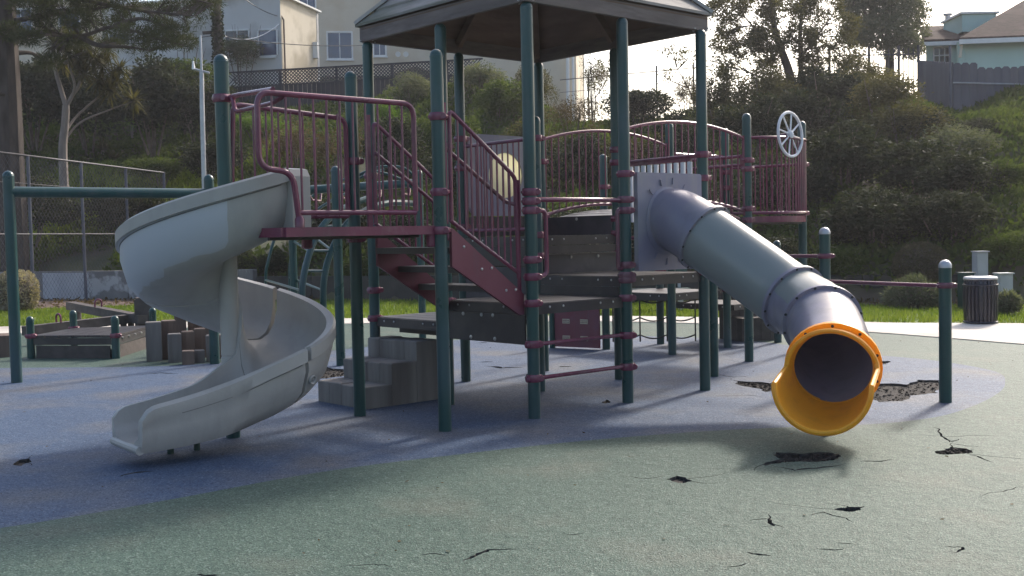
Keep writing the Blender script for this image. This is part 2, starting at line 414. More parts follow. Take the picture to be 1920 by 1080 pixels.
CRACKS_PX = [
    ([(1452, 875), (1490, 882), (1530, 878), (1580, 871)], 0.030), ([(1748, 800), (1765, 818), (1782, 829), (1797, 823)], 0.024),
    ([(1780, 831), (1812, 836), (1838, 838)], 0.014), ([(1815, 852), (1840, 859), (1863, 867)], 0.020), ([(1612, 865), (1640, 865), (1675, 862)], 0.022),
    ([(1520, 967), (1545, 960), (1560, 966), (1600, 979)], 0.014), ([(1405, 976), (1440, 973), (1452, 986), (1424, 989)], 0.014),
    ([(1440, 964), (1446, 976), (1472, 990)], 0.012), ([(1400, 1035), (1425, 1040), (1445, 1042)], 0.022), ([(1530, 1028), (1560, 1031), (1582, 1029)], 0.016),
    ([(1570, 1018), (1597, 1019)], 0.012), ([(1772, 1024), (1805, 1026), (1785, 1037)], 0.016), ([(1362, 1063), (1385, 1061), (1402, 1055)], 0.010),
    ([(868, 1053), (893, 1041), (915, 1031), (968, 1030)], 0.026), ([(788, 1041), (815, 1038), (838, 1041)], 0.010), ([(226, 893), (255, 886), (287, 884)], 0.040),
    ([(368, 1077), (390, 1079), (414, 1077)], 0.026), ([(266, 702), (300, 699), (334, 700)], 0.050), ([(908, 686), (940, 690), (980, 689)], 0.075),
    ([(898, 679), (924, 678)], 0.05), ([(1048, 687), (1072, 687)], 0.07), ([(893, 643), (914, 642)], 0.06), ([(1180, 893), (1215, 897), (1240, 893)], 0.008),
    ([(1720, 815), (1800, 818), (1880, 815)], 0.008), ([(640, 1062), (700, 1058), (735, 1063)], 0.008), ([(1060, 1003), (1095, 1000)], 0.008),
    ([(1340, 742), (1400, 741), (1430, 744)], 0.012), ([(1100, 660), (1120, 661)], 0.04), ([(1840, 930), (1880, 922), (1915, 912)], 0.008),
    ([(1330, 700), (1375, 707), (1400, 705)], 0.02),
]
holes = [rough_loop([gp(*q).to_2d() for q in h], 0.16, 3, rc) for h in HOLES_PX] + [crack(c, w, rc) for c, w in CRACKS_PX]
for h in list(holes[:7]):                       # hairline cracks running out of each hole
    cx = sum(p[0] for p in h) / len(h); cy = sum(p[1] for p in h) / len(h)
    for k in range(2):
        p = h[rc.randrange(len(h))]; d = Vector((p[0] - cx, p[1] - cy)); d = d.normalized() if d.length > 1e-4 else Vector((1, 0))
        P0 = Vector((p[0], p[1])) - d * 0.02; L0 = rc.uniform(0.12, 0.45); pts = [P0]
        for q in range(4):
            d = (d + Vector((rc.uniform(-0.7, 0.7), rc.uniform(-0.5, 0.5)))).normalized(); pts.append(pts[-1] + d * (L0 / 4))
        wd = rc.uniform(0.006, 0.012); Lh, Rh = [], []
        for q, pt in enumerate(pts):
            t_ = (pts[min(q + 1, 4)] - pts[max(q - 1, 0)]).normalized(); nn = Vector((-t_.y, t_.x)); ww = wd * 0.5 * (1 - q / 4.6)
            Lh.append(pt + nn * ww); Rh.append(pt - nn * ww)
        holes.append(Lh + Rh[::-1])
# blue pad outline
BL = [(-9.5, 9.2), (-6.0, 4.9), (-4.2, 5.05), (-2.76, 5.88), (-2.07, 6.42), (-1.28, 7.13), (-0.46, 7.60), (0.52, 8.05), (1.46, 8.33), (2.17, 8.43),
      (2.76, 8.48), (3.3, 8.72), (3.75, 9.15), (4.25, 9.8), (4.65, 10.5), (4.95, 11.4), (4.75, 12.4), (4.3, 13.1), (3.88, 13.54), (3.2, 15.2), (1.8, 16.2), (0, 16.4),
      (-1.8, 15.6), (-3.2, 14.2), (-4.3, 13.55), (-6.34, 13.7), (-9.0, 13.9), (-11, 12)]
def smooth_loop(P, k=4):
    P = [Vector(p) for p in P]; out = []; n = len(P)
    for i in range(n):
        a, b, c, d = P[i - 1], P[i], P[(i + 1) % n], P[(i + 2) % n]
        for s in range(k):
            t = s / k
            out.append(0.5 * ((2 * b) + (c - a) * t + (2 * a - 5 * b + 4 * c - d) * t * t + (3 * b - a - 3 * c + d) * t ** 3))
    return out
blue_loop = smooth_loop(BL, 5)
# outline of the rubber (inner kerb of the path ring)
PATH_IN = [(12.5, 2.0), (9.5, 9.0), (7.4, 12.4), (6.42, 13.85), (5.8, 14.9), (5.17, 15.9), (4.1, 17.2), (2.4, 18.5), (0.3, 19.3), (-2.26, 19.6), (-5.2, 19.5), (-8.6, 18.9), (-12.5, 17.2), (-18, 13)]
outer = smooth_loop(PATH_IN + [(-22, 6), (-22, -6), (12, -6)], 5)
def inside(p, poly):
    x, y = p; r = False; j = len(poly) - 1
    for i in range(len(poly)):
        a, b = poly[i], poly[j]
        if (a[1] > y) != (b[1] > y) and x < (b[0] - a[0]) * (y - a[1]) / (b[1] - a[1]) + a[0]: r = not r
        j = i
    return r
cv, ce = [], []
for loop in [outer, blue_loop] + holes:
    s = len(cv); cv += [Vector((p[0], p[1])) for p in loop]
    ce += [(s + i, s + (i + 1) % len(loop)) for i in range(len(loop))]
dv, de, df, _a, _b2, _c2 = delaunay_2d_cdt(cv, ce, [], 0, 1e-5)
bbs = [(min(p[0] for p in h), max(p[0] for p in h), min(p[1] for p in h), max(p[1] for p in h)) for h in holes]
sel = {'g': [], 'b': []}
for f in df:
    c = sum((dv[i] for i in f), Vector((0, 0))) / len(f)
    if not inside(c, outer): continue
    if any(b[0] <= c.x <= b[1] and b[2] <= c.y <= b[3] and inside(c, h) for h, b in zip(holes, bbs)): continue
    sel['b' if inside(c, blue_loop) else 'g'].append(f)
def sheet(name, faces, mat, z=0.0):
    used = sorted({i for f in faces for i in f}); mp_ = {v: k for k, v in enumerate(used)}
    me = bpy.data.meshes.new(name)
    me.from_pydata([(dv[i].x, dv[i].y, z) for i in used], [], [tuple(mp_[i] for i in f) for f in faces])
    bm = bmesh.new(); bm.from_mesh(me)
    for q in bm.faces:
        if q.normal.z < 0: q.normal_flip()
    bm.to_mesh(me); bm.free()
    me.materials.append(mat)
    o = link(bpy.data.objects.new(name, me)); o["kind"] = "structure"; return o
sheet('playground_surface', sel['g'], M['rub_green'])
sheet('blue_playground_surface', sel['b'], M['rub_blue'])
rim = MB()
for h in holes:
    n = len(h)
    vs_ = [(p[0], p[1], 0.0) for p in h] + [(p[0], p[1], -0.022) for p in h]
    rim.add(vs_, [(i, (i + 1) % n, n + (i + 1) % n, n + i) for i in range(n)])
o = rim.build('surface_cut_edges', M['cut'], smooth=None, origin=(0, 0, 0)); o["kind"] = "structure"
gb = MB().box((-4, 8, -0.037), (44, 34, 0.03)); o = gb.build('exposed_base', M['gravel'], smooth=None); o["kind"] = "structure"
# crumbs of broken base inside the large holes
cr_ = MB(); rg = random.Random(5)
for h in holes[:4] + holes[7:8]:
    xs = [p[0] for p in h]; ys = [p[1] for p in h]
    for k in range(700):
        p = (rg.uniform(min(xs), max(xs)), rg.uniform(min(ys), max(ys)))
        if not inside(p, h): continue
        s = rg.uniform(0.006, 0.026)
        q = [Vector((p[0], p[1], -0.018)) + Vector((rg.uniform(-s, s), rg.uniform(-s, s), rg.uniform(-0.2, 0.9) * s)) for _ in range(4)]
        cr_.add(q, [(0, 1, 2), (0, 2, 3), (0, 3, 1), (1, 3, 2)])
o = cr_.build('base_crumbs', M['gravel'], smooth=None, origin=(0, 0, -0.04)); tag(o, 'dark crumbs of broken base lying in the worn holes of the surface', 'gravel', kind='stuff')

# ---------------------------------------------------------------- path ring with control joints
def off_loop(P, d):
    out = []
    for i, p in enumerate(P):
        a, b = Vector(P[max(i - 1, 0)]), Vector(P[min(i + 1, len(P) - 1)]); t = (b - a).normalized(); n = Vector((t.y, -t.x))
        out.append(Vector(p) + n * d)
    return out
def open_smooth(P, k=6):
    P = [Vector(p) for p in P]; out = []
    for i in range(len(P) - 1):
        a, b, c, d = P[max(i - 1, 0)], P[i], P[i + 1], P[min(i + 2, len(P) - 1)]
        for s in range(k):
            t = s / k
            out.append(0.5 * ((2 * b) + (c - a) * t + (2 * a - 5 * b + 4 * c - d) * t * t + (3 * b - a - 3 * c + d) * t ** 3))
    return out + [P[-1]]
pin = open_smooth(PATH_IN, 5)
POUT = [(16, 6.0), (13.2, 11.5), (10.2, 15.0), (8.2, 16.6), (6.9, 17.15), (5.9, 17.5), (4.6, 18.5), (2.7, 19.75), (0.3, 20.6), (-2.41, 20.9), (-5.4, 20.95), (-9.4, 20.7), (-13.6, 19.2), (-19.5, 15.0)]
pout = open_smooth(POUT, 5)
def strip(name, A, B, z, th, mat):
    mb = MB(); n = len(A)
    vs_ = [(p.x, p.y, z) for p in A] + [(p.x, p.y, z) for p in B] + [(p.x, p.y, z - th) for p in A] + [(p.x, p.y, z - th) for p in B]
    fs = []
    for i in range(n - 1):
        fs += [(i, i + 1, n + i + 1, n + i), (i, 2 * n + i, 2 * n + i + 1, i + 1), (n + i, n + i + 1, 3 * n + i + 1, 3 * n + i)]
    mb.add(vs_, fs); o = mb.build(name, mat, smooth=None, origin=(0, 0, 0)); o["kind"] = "structure"; return o
kin = [a + (b - a).normalized() * 0.16 for a, b in zip(pin, pout)]
kin2 = [a + (b - a).normalized() * 0.172 for a, b in zip(pin, pout)]
M['kerb'] = pmat('kerb_concrete', (0.42, 0.38, 0.33), (0.5, 0.46, 0.4), 3, rough=0.85, bump=0.2, bscale=40)
strip('path_edging', pin, kin, 0.012, 0.08, M['kerb'])
strip('path', kin2, pout, 0.010, 0.08, M['concrete'])

# ---------------------------------------------------------------- terrain: lawn strip, planting bed, hillside
def foot(x): return 25.5 - 0.45 * max(-16, min(13, x))
def sstep(a, b, x):
    t = max(0.0, min(1.0, (x - a) / (b - a))); return t * t * (3 - 2 * t)
def hill(x, y):
    t = y - foot(x)
    if t <= 0: return 0.0
    r = (0.36 - 0.07 * sstep(-3, 4, x)) * min(t, 17.0)
    left = 1 - sstep(-6, 3, x)
    if t > 17: r += (0.03 + 0.22 * left) * min(t - 17, 14)
    b = 0.25 * math.sin(x * 0.8 + y * 0.5) + 0.2 * math.sin(x * 1.7 - y * 0.9)
    return 0.75 * sstep(0.0, 0.5, t) * (0.8 if x > 2 else 1) + r + b * sstep(0.5, 5, t)
M['soil'] = pmat('hillside_soil', (0.045, 0.05, 0.022), (0.085, 0.085, 0.04), 1.3, rough=0.95, bump=0.6, bscale=10, c3=(0.085, 0.06, 0.042), s3=0.5, t3=(0.48, 0.62))
xs = np.concatenate([np.array([-900, -400, -200, -100, -60, -40]), np.arange(-30, 30.1, 0.9), np.array([40, 60, 100, 200, 400, 900])])
ys = np.concatenate([np.array([-60, -20, 0, 10]), np.arange(18, 62, 0.6), np.array([66, 72, 80, 100, 150, 300, 600, 1200])])
tv = []; 
for y in ys:
    for x in xs:
        tv.append((x, y, hill(x, y) - 0.075))
nx = len(xs); tf = [(j * nx + i, j * nx + i + 1, (j + 1) * nx + i + 1, (j + 1) * nx + i) for j in range(len(ys) - 1) for i in range(nx - 1)]
mb = MB().add(tv, tf); o = mb.build('terrain', M['soil'], smooth=180, origin=(0, 0, 0)); o["kind"] = "structure"
# lawn strip between the path and the planting bed
M['lawn'] = pmat('lawn_soil', (0.075, 0.12, 0.022), (0.12, 0.17, 0.03), 2.0, rough=0.95, bump=0.6, bscale=40)
LAWN_OUT = [(20, 9.5), (16, 14.5), (12.5, 18.3), (10.0, 20.2), (7.56, 21.3), (5.2, 22.2), (2.7, 23.8), (0, 25.6), (-3.13, 27.1), (-6.5, 27.2), (-10.5, 26.4), (-15, 24.6), (-22, 19)]
lo = open_smooth(LAWN_OUT, 6)
lin_ = [Vector(p) for p in POUT]; li = open_smooth(POUT, 6)
m_ = min(len(li), len(lo))
def resample(P, n):
    d = [0]
    for a, b in zip(P, P[1:]): d.append(d[-1] + (b - a).length)
    out = []; k = 0
    for i in range(n):
        s = d[-1] * i / (n - 1)
        while k < len(P) - 2 and d[k + 1] < s: k += 1
        t = (s - d[k]) / max(1e-6, d[k + 1] - d[k]); out.append(P[k].lerp(P[k + 1], min(1, t)))
    return out
li, lo = resample(li, 60), resample(lo, 60)
strip('lawn', li, lo, 0.0, 0.05, M['lawn'])
M['mulch'] = pmat('bark_mulch', (0.060, 0.035, 0.026), (0.13, 0.085, 0.065), 18, rough=0.95, bump=1.0, bscale=22, c3=(0.16, 0.10, 0.08), s3=6, t3=(0.52, 0.68))
bed_out = []
for p in lo:
    x = p.x; bed_out.append(Vector((x + (0.3 if x > 0 else 0), max(p.y + 0.4, foot(x) + 0.2))))
strip('planting_bed', lo, bed_out, 0.02, 0.05, M['mulch'])

# grass blades on the lawn (only where the lens can see it)
rgn = np.random.default_rng(3)
def blades(name, pts, hmin, hmax, wid, mat, lean=0.5):
    n = len(pts); a = rgn.uniform(0, 2 * np.pi, n); hh = rgn.uniform(hmin, hmax, n); w = wid * rgn.uniform(0.6, 1.3, n)
    dx, dy = np.cos(a), np.sin(a); la = rgn.uniform(0, 2 * np.pi, n); ll = rgn.uniform(0, lean, n) * hh
    V = np.zeros((n, 3, 3)); V[:, 0] = pts; V[:, 1] = pts; V[:, 2] = pts
    V[:, 0, 0] -= dx * w; V[:, 0, 1] -= dy * w; V[:, 1, 0] += dx * w; V[:, 1, 1] += dy * w
    V[:, 2, 0] += np.cos(la) * ll; V[:, 2, 1] += np.sin(la) * ll; V[:, 2, 2] += hh
    me = bpy.data.meshes.new(name); me.vertices.add(n * 3); me.vertices.foreach_set('co', V.reshape(-1))
    me.loops.add(n * 3); me.loops.foreach_set('vertex_index', np.arange(n * 3, dtype=np.int32))
    me.polygons.add(n); me.polygons.foreach_set('loop_start', np.arange(0, n * 3, 3, dtype=np.int32))
    me.update(); me.validate(); me.materials.append(mat)
    return link(bpy.data.objects.new(name, me))
gp_ = []
k = rgn.integers(0, 59, 90000); t = rgn.uniform(0, 1, 90000); u = rgn.uniform(0.01, 0.99, 90000)
LI = np.array([tuple(p) for p in li]); LO = np.array([tuple(p) for p in lo])
A_ = LI[k] + (LI[k + 1] - LI[k]) * t[:, None]; B_ = LO[k] + (LO[k + 1] - LO[k]) * t[:, None]
P_ = A_ + (B_ - A_) * u[:, None]
P_ = P_[(np.abs(P_[:, 0]) < P_[:, 1] * 0.52)]
o = blades('grass', np.column_stack([P_, np.zeros(len(P_))]), 0.03, 0.10, 0.012, M['grass'])
tag(o, 'sunlit short grass growing on the strip behind the pale path', 'grass', kind='stuff')

# retaining walls at the foot of the slope
def wallrun(name, xa, xb, h0, h1, mat, label, th=0.2, patches=()):
    n = 6; tops = []
    a = Vector((xa, foot(xa) - 0.12, 0)); b = Vector((xb, foot(xb) - 0.12, 0))
    t = thing(name, a.lerp(b, 0.5), label, 'wall')
    mb = MB(); d = (b - a)
    for k in range(n):
        p, q = a + d * (k / n), a + d * ((k + 1) / n - 0.002)
        mb.beam(p + Vector((0, 0, h0 / 2 - 0.05)), q + Vector((0, 0, h0 / 2 - 0.05)), th, h0 + 0.1)
    mb.build('wall_body', mat, t, smooth=None)
    nrm = Vector((d.y, -d.x, 0)).normalized()
    if nrm.y > 0: nrm = -nrm
    for (u0, u1, z0, z1, m2) in patches:
        mb = MB(); p, q = a + d * u0, a + d * u1
        mb.slab([p + nrm * (th / 2) + Vector((0, 0, z0)), q + nrm * (th / 2) + Vector((0, 0, z0)), q + nrm * (th / 2) + Vector((0, 0, z1)), p + nrm * (th / 2) + Vector((0, 0, z1))], nrm * 0.006)
        mb.build('painted_patch', m2, t, smooth=None)
    return t
wallrun('retaining_wall', -17.5, -6.5, 0.78, 0.78, M['wall_conc'], 'grey concrete retaining wall with paint patches behind the tall wire fence', patches=[(0.42, 0.555, 0.02, 0.74, M['wall_pale'])])
wallrun('low_wall', -6.4, 2.6, 0.6, 0.6, M['wall_dark'], 'dark low wall behind the lawn below the central shrubs')
wallrun('low_wall', 2.7, 16, 0.55, 0.55, M['wall_dark'], 'dark low wall behind the trash can and clipped round bush')

# ================================================================ main play structure
PS = thing('play_structure', W(1, 1), 'large play structure with green posts, maroon rails, wooden roof and two slides', 'play structure')
PR = 0.051
def post_mb(p, top, r=PR):
    h = top - r
    return MB().lathe((p.x, p.y, 0), [(r, -0.06), (r, h), (r * 1.03, h + 0.001), (r * 1.03, h + 0.012), (r, h + 0.013)] + [(r * math.cos(a), h + 0.013 + r * math.sin(a)) for a in (0.3, 0.6, 0.9, 1.2, 1.4, 1.54)], 20)
mbc = MB().lathe((0, 0, 0), [(PR * 1.0, -0.032), (PR + 0.012, -0.03), (PR + 0.016, -0.018), (PR + 0.016, 0.018), (PR + 0.012, 0.03), (PR, 0.032)], 18)
mbc.lathe((PR + 0.005, -0.055, 0), [(0.022, 0), (0.026, 0.006), (0.026, 0.10), (0.022, 0.106)], 12, (0, 1, 0))
mbc.lathe((-PR - 0.005, -0.03, 0), [(0.015, 0), (0.018, 0.006), (0.018, 0.05), (0.015, 0.056)], 10, (0, 1, 0))
CLAMP = protomesh('clamp', mbc, M['maroon'])
BOLT = protomesh('bolt', MB().lathe((0, 0, 0), [(0.012, 0), (0.012, 0.004), (0.008, 0.009), (0.002, 0.011)], 8), M['steel'])
def post(root, p, top, clamps=(), cang=0.0, r=PR, mat=None, name='post'):
    o = post_mb(p, top, r).build(name, mat or M['green'], root)
    s = r / PR
    for z in clamps:
        a = cang
        if isinstance(z, tuple): z, a = z
        put('clamp', CLAMP, o, (p.x, p.y, z), (0, 0, a), (s, s, 1))
    return o
RT = 3.372
A1 = ANG
posts = {}
def P(key, ij, top, clamps=(), cang=0.0):
    posts[key] = W(*ij); return post(PS, W(*ij), top, clamps, cang)
P('F', (0, 0), RT, [1.85, 1.775, 1.70, 1.30, 1.16, 0.945, 0.61, 0.33], ANG - 0.6)
P('R1', (1, -0.01), RT, [1.795, 1.70, 1.22, 1.13, 1.09, 0.93, 0.60, 0.32, 2.02], ANG - 0.6)
P('R2', (1.93, -0.04), RT, [2.22, 2.0, 1.12], ANG)
P('LF', (0, 1), RT, [2.3, 1.5, 0.93, 0.74], ANG)
P('L', (0, 2), RT, [1.0, 0.73, 2.1], ANG)
P('BL', (1, 2), RT, [2.5, 2.2, 1.6], ANG)
P('B', (2, 2), RT, [2.3, 1.7], ANG)
P('C', (1, 1), 2.62, [2.42, 1.5, 1.3], ANG)
P('Q', (2, 1), RT, [2.35, 2.22, 1.65, 1.5, 1.3], ANG)
P('D', (-0.77, 0.08), 2.92, [2.42, 1.845, 1.55], ANG - 0.9)
P('D2', (-0.79, 1.09), 2.89, [2.15, 1.5], ANG)
P('S1', (3.86, 0.92), 2.82, [2.3, 2.2, 1.75, 1.62], ANG)
P('S2', (5.08, 1.08), 2.82, [2.3, 1.7], ANG)
P('S3', (4.83, 1.93), 2.80, [2.25, 2.05, 1.7, 0.75], ANG)
P('S4', (3.88, 1.95), 2.82, [2.3, 1.6], ANG)
P('S5', (3.86, 2.92), 2.51, [2.1, 1.9, 0.75], ANG)
P('S6', (4.70, 2.82), 1.12, [1.0, 0.72], ANG)
P('S7', (5.66, 1.82), 1.35, [1.2, 0.72], ANG)
P('S8', (5.56, 2.76), 1.0, [0.7], ANG)
SL = W(-1.90, 0.98)
posts['SL'] = SL

# ---- decks: rim frame plus surface of planks (each plank a piece)
def deck(cells, z, name='deck', rim=0.085, planks=6, bolts=True, mat='deck'):
    (i0, i1, j0, j1) = cells
    o = subroot(name, PS)
    g = 0.0
    n = planks
    for k in range(n):
        a = i0 + (i1 - i0) * k / n + 0.004; b = i0 + (i1 - i0) * (k + 1) / n - 0.004
        poly = [W(a, j0, z - 0.028), W(b, j0, z - 0.028), W(b, j1, z - 0.028), W(a, j1, z - 0.028)]
        MB().slab(poly, (0, 0, 0.028)).build('plank', M[mat], o, smooth=None)
    e = 0.012
    fr = MB()
    for a, b in (((i0, j0), (i1, j0)), ((i1, j0), (i1, j1)), ((i1, j1), (i0, j1)), ((i0, j1), (i0, j0))):
        fr.beam(W(*a, z - rim / 2 - 0.006), W(*b, z - rim / 2 - 0.006), 0.03, rim)
    for k in range(1, 4):
        jj = j0 + (j1 - j0) * k / 4
        fr.beam(W(i0, jj, z - 0.06), W(i1, jj, z - 0.06), 0.03, 0.05)
    fr.build('rim', M[mat], o, smooth=None)
    if bolts:
        bm_ = MB()
        for k in (0.16, 0.3, 0.7, 0.84):
            p = W(i0 + (i1 - i0) * k, j0, z - 0.035) - E2 * 0.016
            bm_.lathe(p, [(0.010, 0), (0.010, 0.004), (0.003, 0.009)], 8, tuple(-E2))
            p = W(i0, j0 + (j1 - j0) * k, z - 0.035) - E1 * 0.016
            bm_.lathe(p, [(0.010, 0), (0.010, 0.004), (0.003, 0.009)], 8, tuple(-E1))
        bm_.build('bolts', M['steel'], o)['kind'] = 'stuff'
    return o
ZT, ZA, ZB, ZD, ZP = 0.745, 0.94, 1.12, 1.49, 1.585
deck((0.0, 1, 1.0, 2), ZT)
deck((0.0, 1, 0.0, 1), ZA)
deck((1.0, 1.93, -0.03, 1), ZB)
deck((1.0, 2, 1.0, 2), ZD)
deck((3.88, 4.85, 0.95, 1.95), 1.66)
deck((3.88, 4.75, 1.97, 2.88), 0.75)
deck((4.9, 5.6, 1.9, 2.75), 0.55, rim=0.07)
# risers and kick panels
def panel(a, b, z0, z1, th, mat, name='riser_panel', bolts=(), off=0.0):
    a, b = Vector(a), Vector(b); d = (b - a).normalized(); n = Vector((d.y, -d.x, 0))
    if n.y > 0: n = -n
    mb = MB(); q0, q1 = a + n * off, b + n * off
    mb.slab([q0 + Vector((0, 0, z0)), q1 + Vector((0, 0, z0)), q1 + Vector((0, 0, z1)), q0 + Vector((0, 0, z1))], n * th)
    o = mb.build(name, M[mat], PS, smooth=None)
    if bolts:
        bb = MB()
        for (u, z) in bolts:
            bb.lathe(q0.lerp(q1, u) + Vector((0, 0, z)) + n * th, [(0.017, 0), (0.017, 0.005), (0.005, 0.010)], 10, tuple(n))
        bb.build('bolts', M['steel'], o)['kind'] = 'stuff'
    return o
panel(W(1, 0.06), W(1, 0.96), ZA + 0.002, ZB - 0.095, 0.015, 'deck', off=0.004)
panel(W(1.04, 1), W(1.96, 1), ZB + 0.002, 1.312, 0.02, 'riser', bolts=((0.35, 1.28), (0.72, 1.28)), off=0.020)
panel(W(1.04, 1), W(1.96, 1), 1.317, ZD - 0.095, 0.015, 'deck', off=0.004)
MB().slab([W(1.04, 0.93, 1.300), W(1.96, 0.93, 1.300), W(1.96, 0.985, 1.300), W(1.04, 0.985, 1.300)], (0, 0, 0.014)).build('step', M['deck'], PS, smooth=None)
panel(W(2, 1.05), W(2, 1.95), ZD + 0.002, 1.685, 0.02, 'riser', bolts=((0.5, 1.66),), off=0.0)
panel(W(0, 0.94), W(0, 0.06), 0.60, ZA - 0.095, 0.018, 'deck', bolts=((0.3, 0.63), (0.62, 0.63), (0.2, 0.83), (0.45, 0.83), (0.6, 0.83)), off=0.01, name='kick_panel')
panel(W(0, 1.93), W(0, 1.1), 0.58, ZT - 0.09, 0.018, 'deck', off=-0.25, name='kick_panel')
panel(W(0.05, 1), W(0.95, 1), ZT + 0.002, ZA - 0.095, 0.015, 'deck', off=0.004)
panel(W(1.04, 2), W(1.96, 2), 1.50, 1.70, 0.02, 'deck', off=-0.02, name='kick_panel')
panel(W(1, 1.95), W(1, 1.05), 1.2, ZD - 0.095, 0.015, 'deck', off=0.004)
panel(W(1, 1.95), W(1, 1.05), ZT + 0.01, 1.19, 0.015, 'riser', off=0.006)

# ---- tube helpers
def arc(c, r, u, w, a0, a1, n=6):
    c, u, w = Vector(c), Vector(u), Vector(w)
    return [c + (u * math.cos(a0 + (a1 - a0) * k / n) + w * math.sin(a0 + (a1 - a0) * k / n)) * r for k in range(n + 1)]
def rounded(pts, r, n=5):
    """polyline with filleted corners"""
    P_ = [Vector(p) for p in pts]; out = [P_[0]]
    for i in range(1, len(P_) - 1):
        a, b, c = P_[i - 1], P_[i], P_[i + 1]
        u, v = (a - b), (c - b); rr = min(r, u.length * 0.45, v.length * 0.45)
        p0, p2 = b + u.normalized() * rr, b + v.normalized() * rr
        for k in range(n + 1):
            t = k / n; out.append(p0 * (1 - t) ** 2 + b * (2 * t * (1 - t)) + p2 * t * t)
    return out + [P_[-1]]
TR = 0.019
def rail(path, r=TR, name='rail', parent=None, mat='maroon', n=10):
    return MB().tube(path, r, n).build(name, M[mat], parent or PS)
def bars(parent, tops, bots, r=0.0085, mat='maroon'):
    for a, b in zip(tops, bots):
        MB().tube([b, a], r, 7).build('baluster', M[mat], parent)
def guard(a, b, z0, z1, n, off=0.0, r=TR, posts_=True, parent=None):
    """straight barred guardrail between two ground points"""
    a, b = Vector(a), Vector(b); d = b - a; u = d.normalized(); a2, b2 = a + u * 0.075, b - u * 0.075
    o = subroot('guardrail', PS)
    up = lambda p, z: Vector((p.x, p.y, z))
    MB().tube([up(a2, z1), up(b2, z1)], r, 10).build('top_rail', M['maroon'], o)
    MB().tube([up(a2, z0), up(b2, z0)], r, 10).build('bottom_rail', M['maroon'], o)
    for p in (a2, b2): MB().tube([up(p, z0 - 0.03), up(p, z1 + 0.02)], r, 10).build('stile', M['maroon'], o)
    bars(o, [up(a2.lerp(b2, k / (n + 1)), z1) for k in range(1, n + 1)], [up(a2.lerp(b2, k / (n + 1)), z0) for k in range(1, n + 1)])
    return o
guard(W(1, 2), W(1, 1), 1.56, 2.42, 11)

# ---- slide platform
I0, I1, J0, J1 = -1.97, -0.80, 0.10, 1.07
pl = subroot('slide_platform', PS)
fr = MB()
for k in range(8):
    a = I0 + (I1 - I0) * k / 8 + 0.006; b = I0 + (I1 - I0) * (k + 1) / 8 - 0.006
    MB().slab([W(a, J0, ZP - 0.02), W(b, J0, ZP - 0.02), W(b, J1, ZP - 0.02), W(a, J1, ZP - 0.02)], (0, 0, 0.02)).build('plank', M['deck'], pl, smooth=None)
for a, b in (((I0, J0), (I1, J0)), ((I1, J0), (I1, J1)), ((I1, J1), (I0, J1)), ((I0, J1), (I0, J0))):
    fr.beam(W(*a, ZP - 0.03), W(*b, ZP - 0.03), 0.05, 0.066)
fr.build('edge_frame', M['maroon'], pl, smooth=None)
mb = MB()
for k in range(1, 5):
    mb.beam(W(I0, J0 + (J1 - J0) * k / 5, ZP - 0.06), W(I1, J0 + (J1 - J0) * k / 5, ZP - 0.06), 0.03, 0.05)
mb.build('joist', M['deck'], pl, smooth=None)
mb = MB().lathe(W(I1 - 0.02, J0 + 0.02, ZP - 0.1), [(0.03, -0.06), (0.04, -0.05), (0.04, 0.05), (0.03, 0.06)], 12); mb.build('bracket', M['maroon'], pl)
mb = MB().lathe(W(-1.22, 1.07, ZP - 0.1), [(0.03, -0.06), (0.045, -0.05), (0.045, 0.05), (0.03, 0.06)], 12); mb.build('bracket', M['maroon'], pl)
# front guard with its step over the slide wall
gr = subroot('guardrail', PS)
ZG = 2.505
fx = lambda i, z, j=J0: W(i, j, z)
path = [fx(-0.96, 1.70), fx(-0.96, ZG), fx(-2.13, ZG), fx(-2.13, 1.995), fx(-1.90, 1.97), fx(-1.86, ZP + 0.02)]
path = rounded(path, 0.10, 6)
MB().tube(path, 0.021, 10).build('frame', M['maroon'], gr)
MB().tube([fx(-1.86, 1.69), fx(-0.96, 1.69)], 0.019, 10).build('bottom_rail', M['maroon'], gr)
MB().lathe(fx(-1.86, ZP), [(0.034, 0), (0.034, 0.06), (0.022, 0.085)], 12).build('foot', M['maroon'], gr)
NB = 11
for k in range(1, NB + 1):
    i = -2.13 + (1.17) * k / (NB + 1)
    zb = 1.99 if i < -1.90 else 1.69
    MB().tube([fx(i, zb), fx(i, ZG)], 0.0085, 7).build('baluster', M['maroon'], gr)
# back guard from the slide pole to the second post
gr = subroot('guardrail', PS)
path = rounded([W(-0.86, 1.07, 1.69), W(-0.86, 1.07, 2.50), W(-1.80, 1.02, 2.55), W(-1.84, 1.02, 1.69)], 0.08, 5)
MB().tube(path, 0.021, 10).build('frame', M['maroon'], gr)
MB().tube([W(-1.84, 1.02, 1.69), W(-0.86, 1.07, 1.69)], 0.019, 10).build('bottom_rail', M['maroon'], gr)
for k in range(1, 10):
    i = -1.84 + 0.98 * k / 10
    MB().tube([W(i, 1.03, 1.69), W(i, 1.03, 2.53)], 0.0085, 7).build('baluster', M['maroon'], gr)
# hood bars over the slide entry
hb = subroot('slide_hood_bar', PS)
MB().tube(rounded([SL + Vector((0.03, 0, 2.58)), SL + E2 * -0.25 + Vector((0, 0, 2.58)), W(-2.02, J0, 2.53)], 0.1), 0.019, 10).build('upper_bar', M['maroon'], hb)
MB().tube(rounded([SL + E2 * -0.16 + Vector((0, 0, 2.57)), SL + E2 * -0.2 + Vector((0, 0, 2.46)), W(-1.98, J0 + 0.06, 2.45), W(-1.90, J0 + 0.02, 2.52)], 0.06), 0.016, 10).build('lower_bar', M['maroon'], hb)

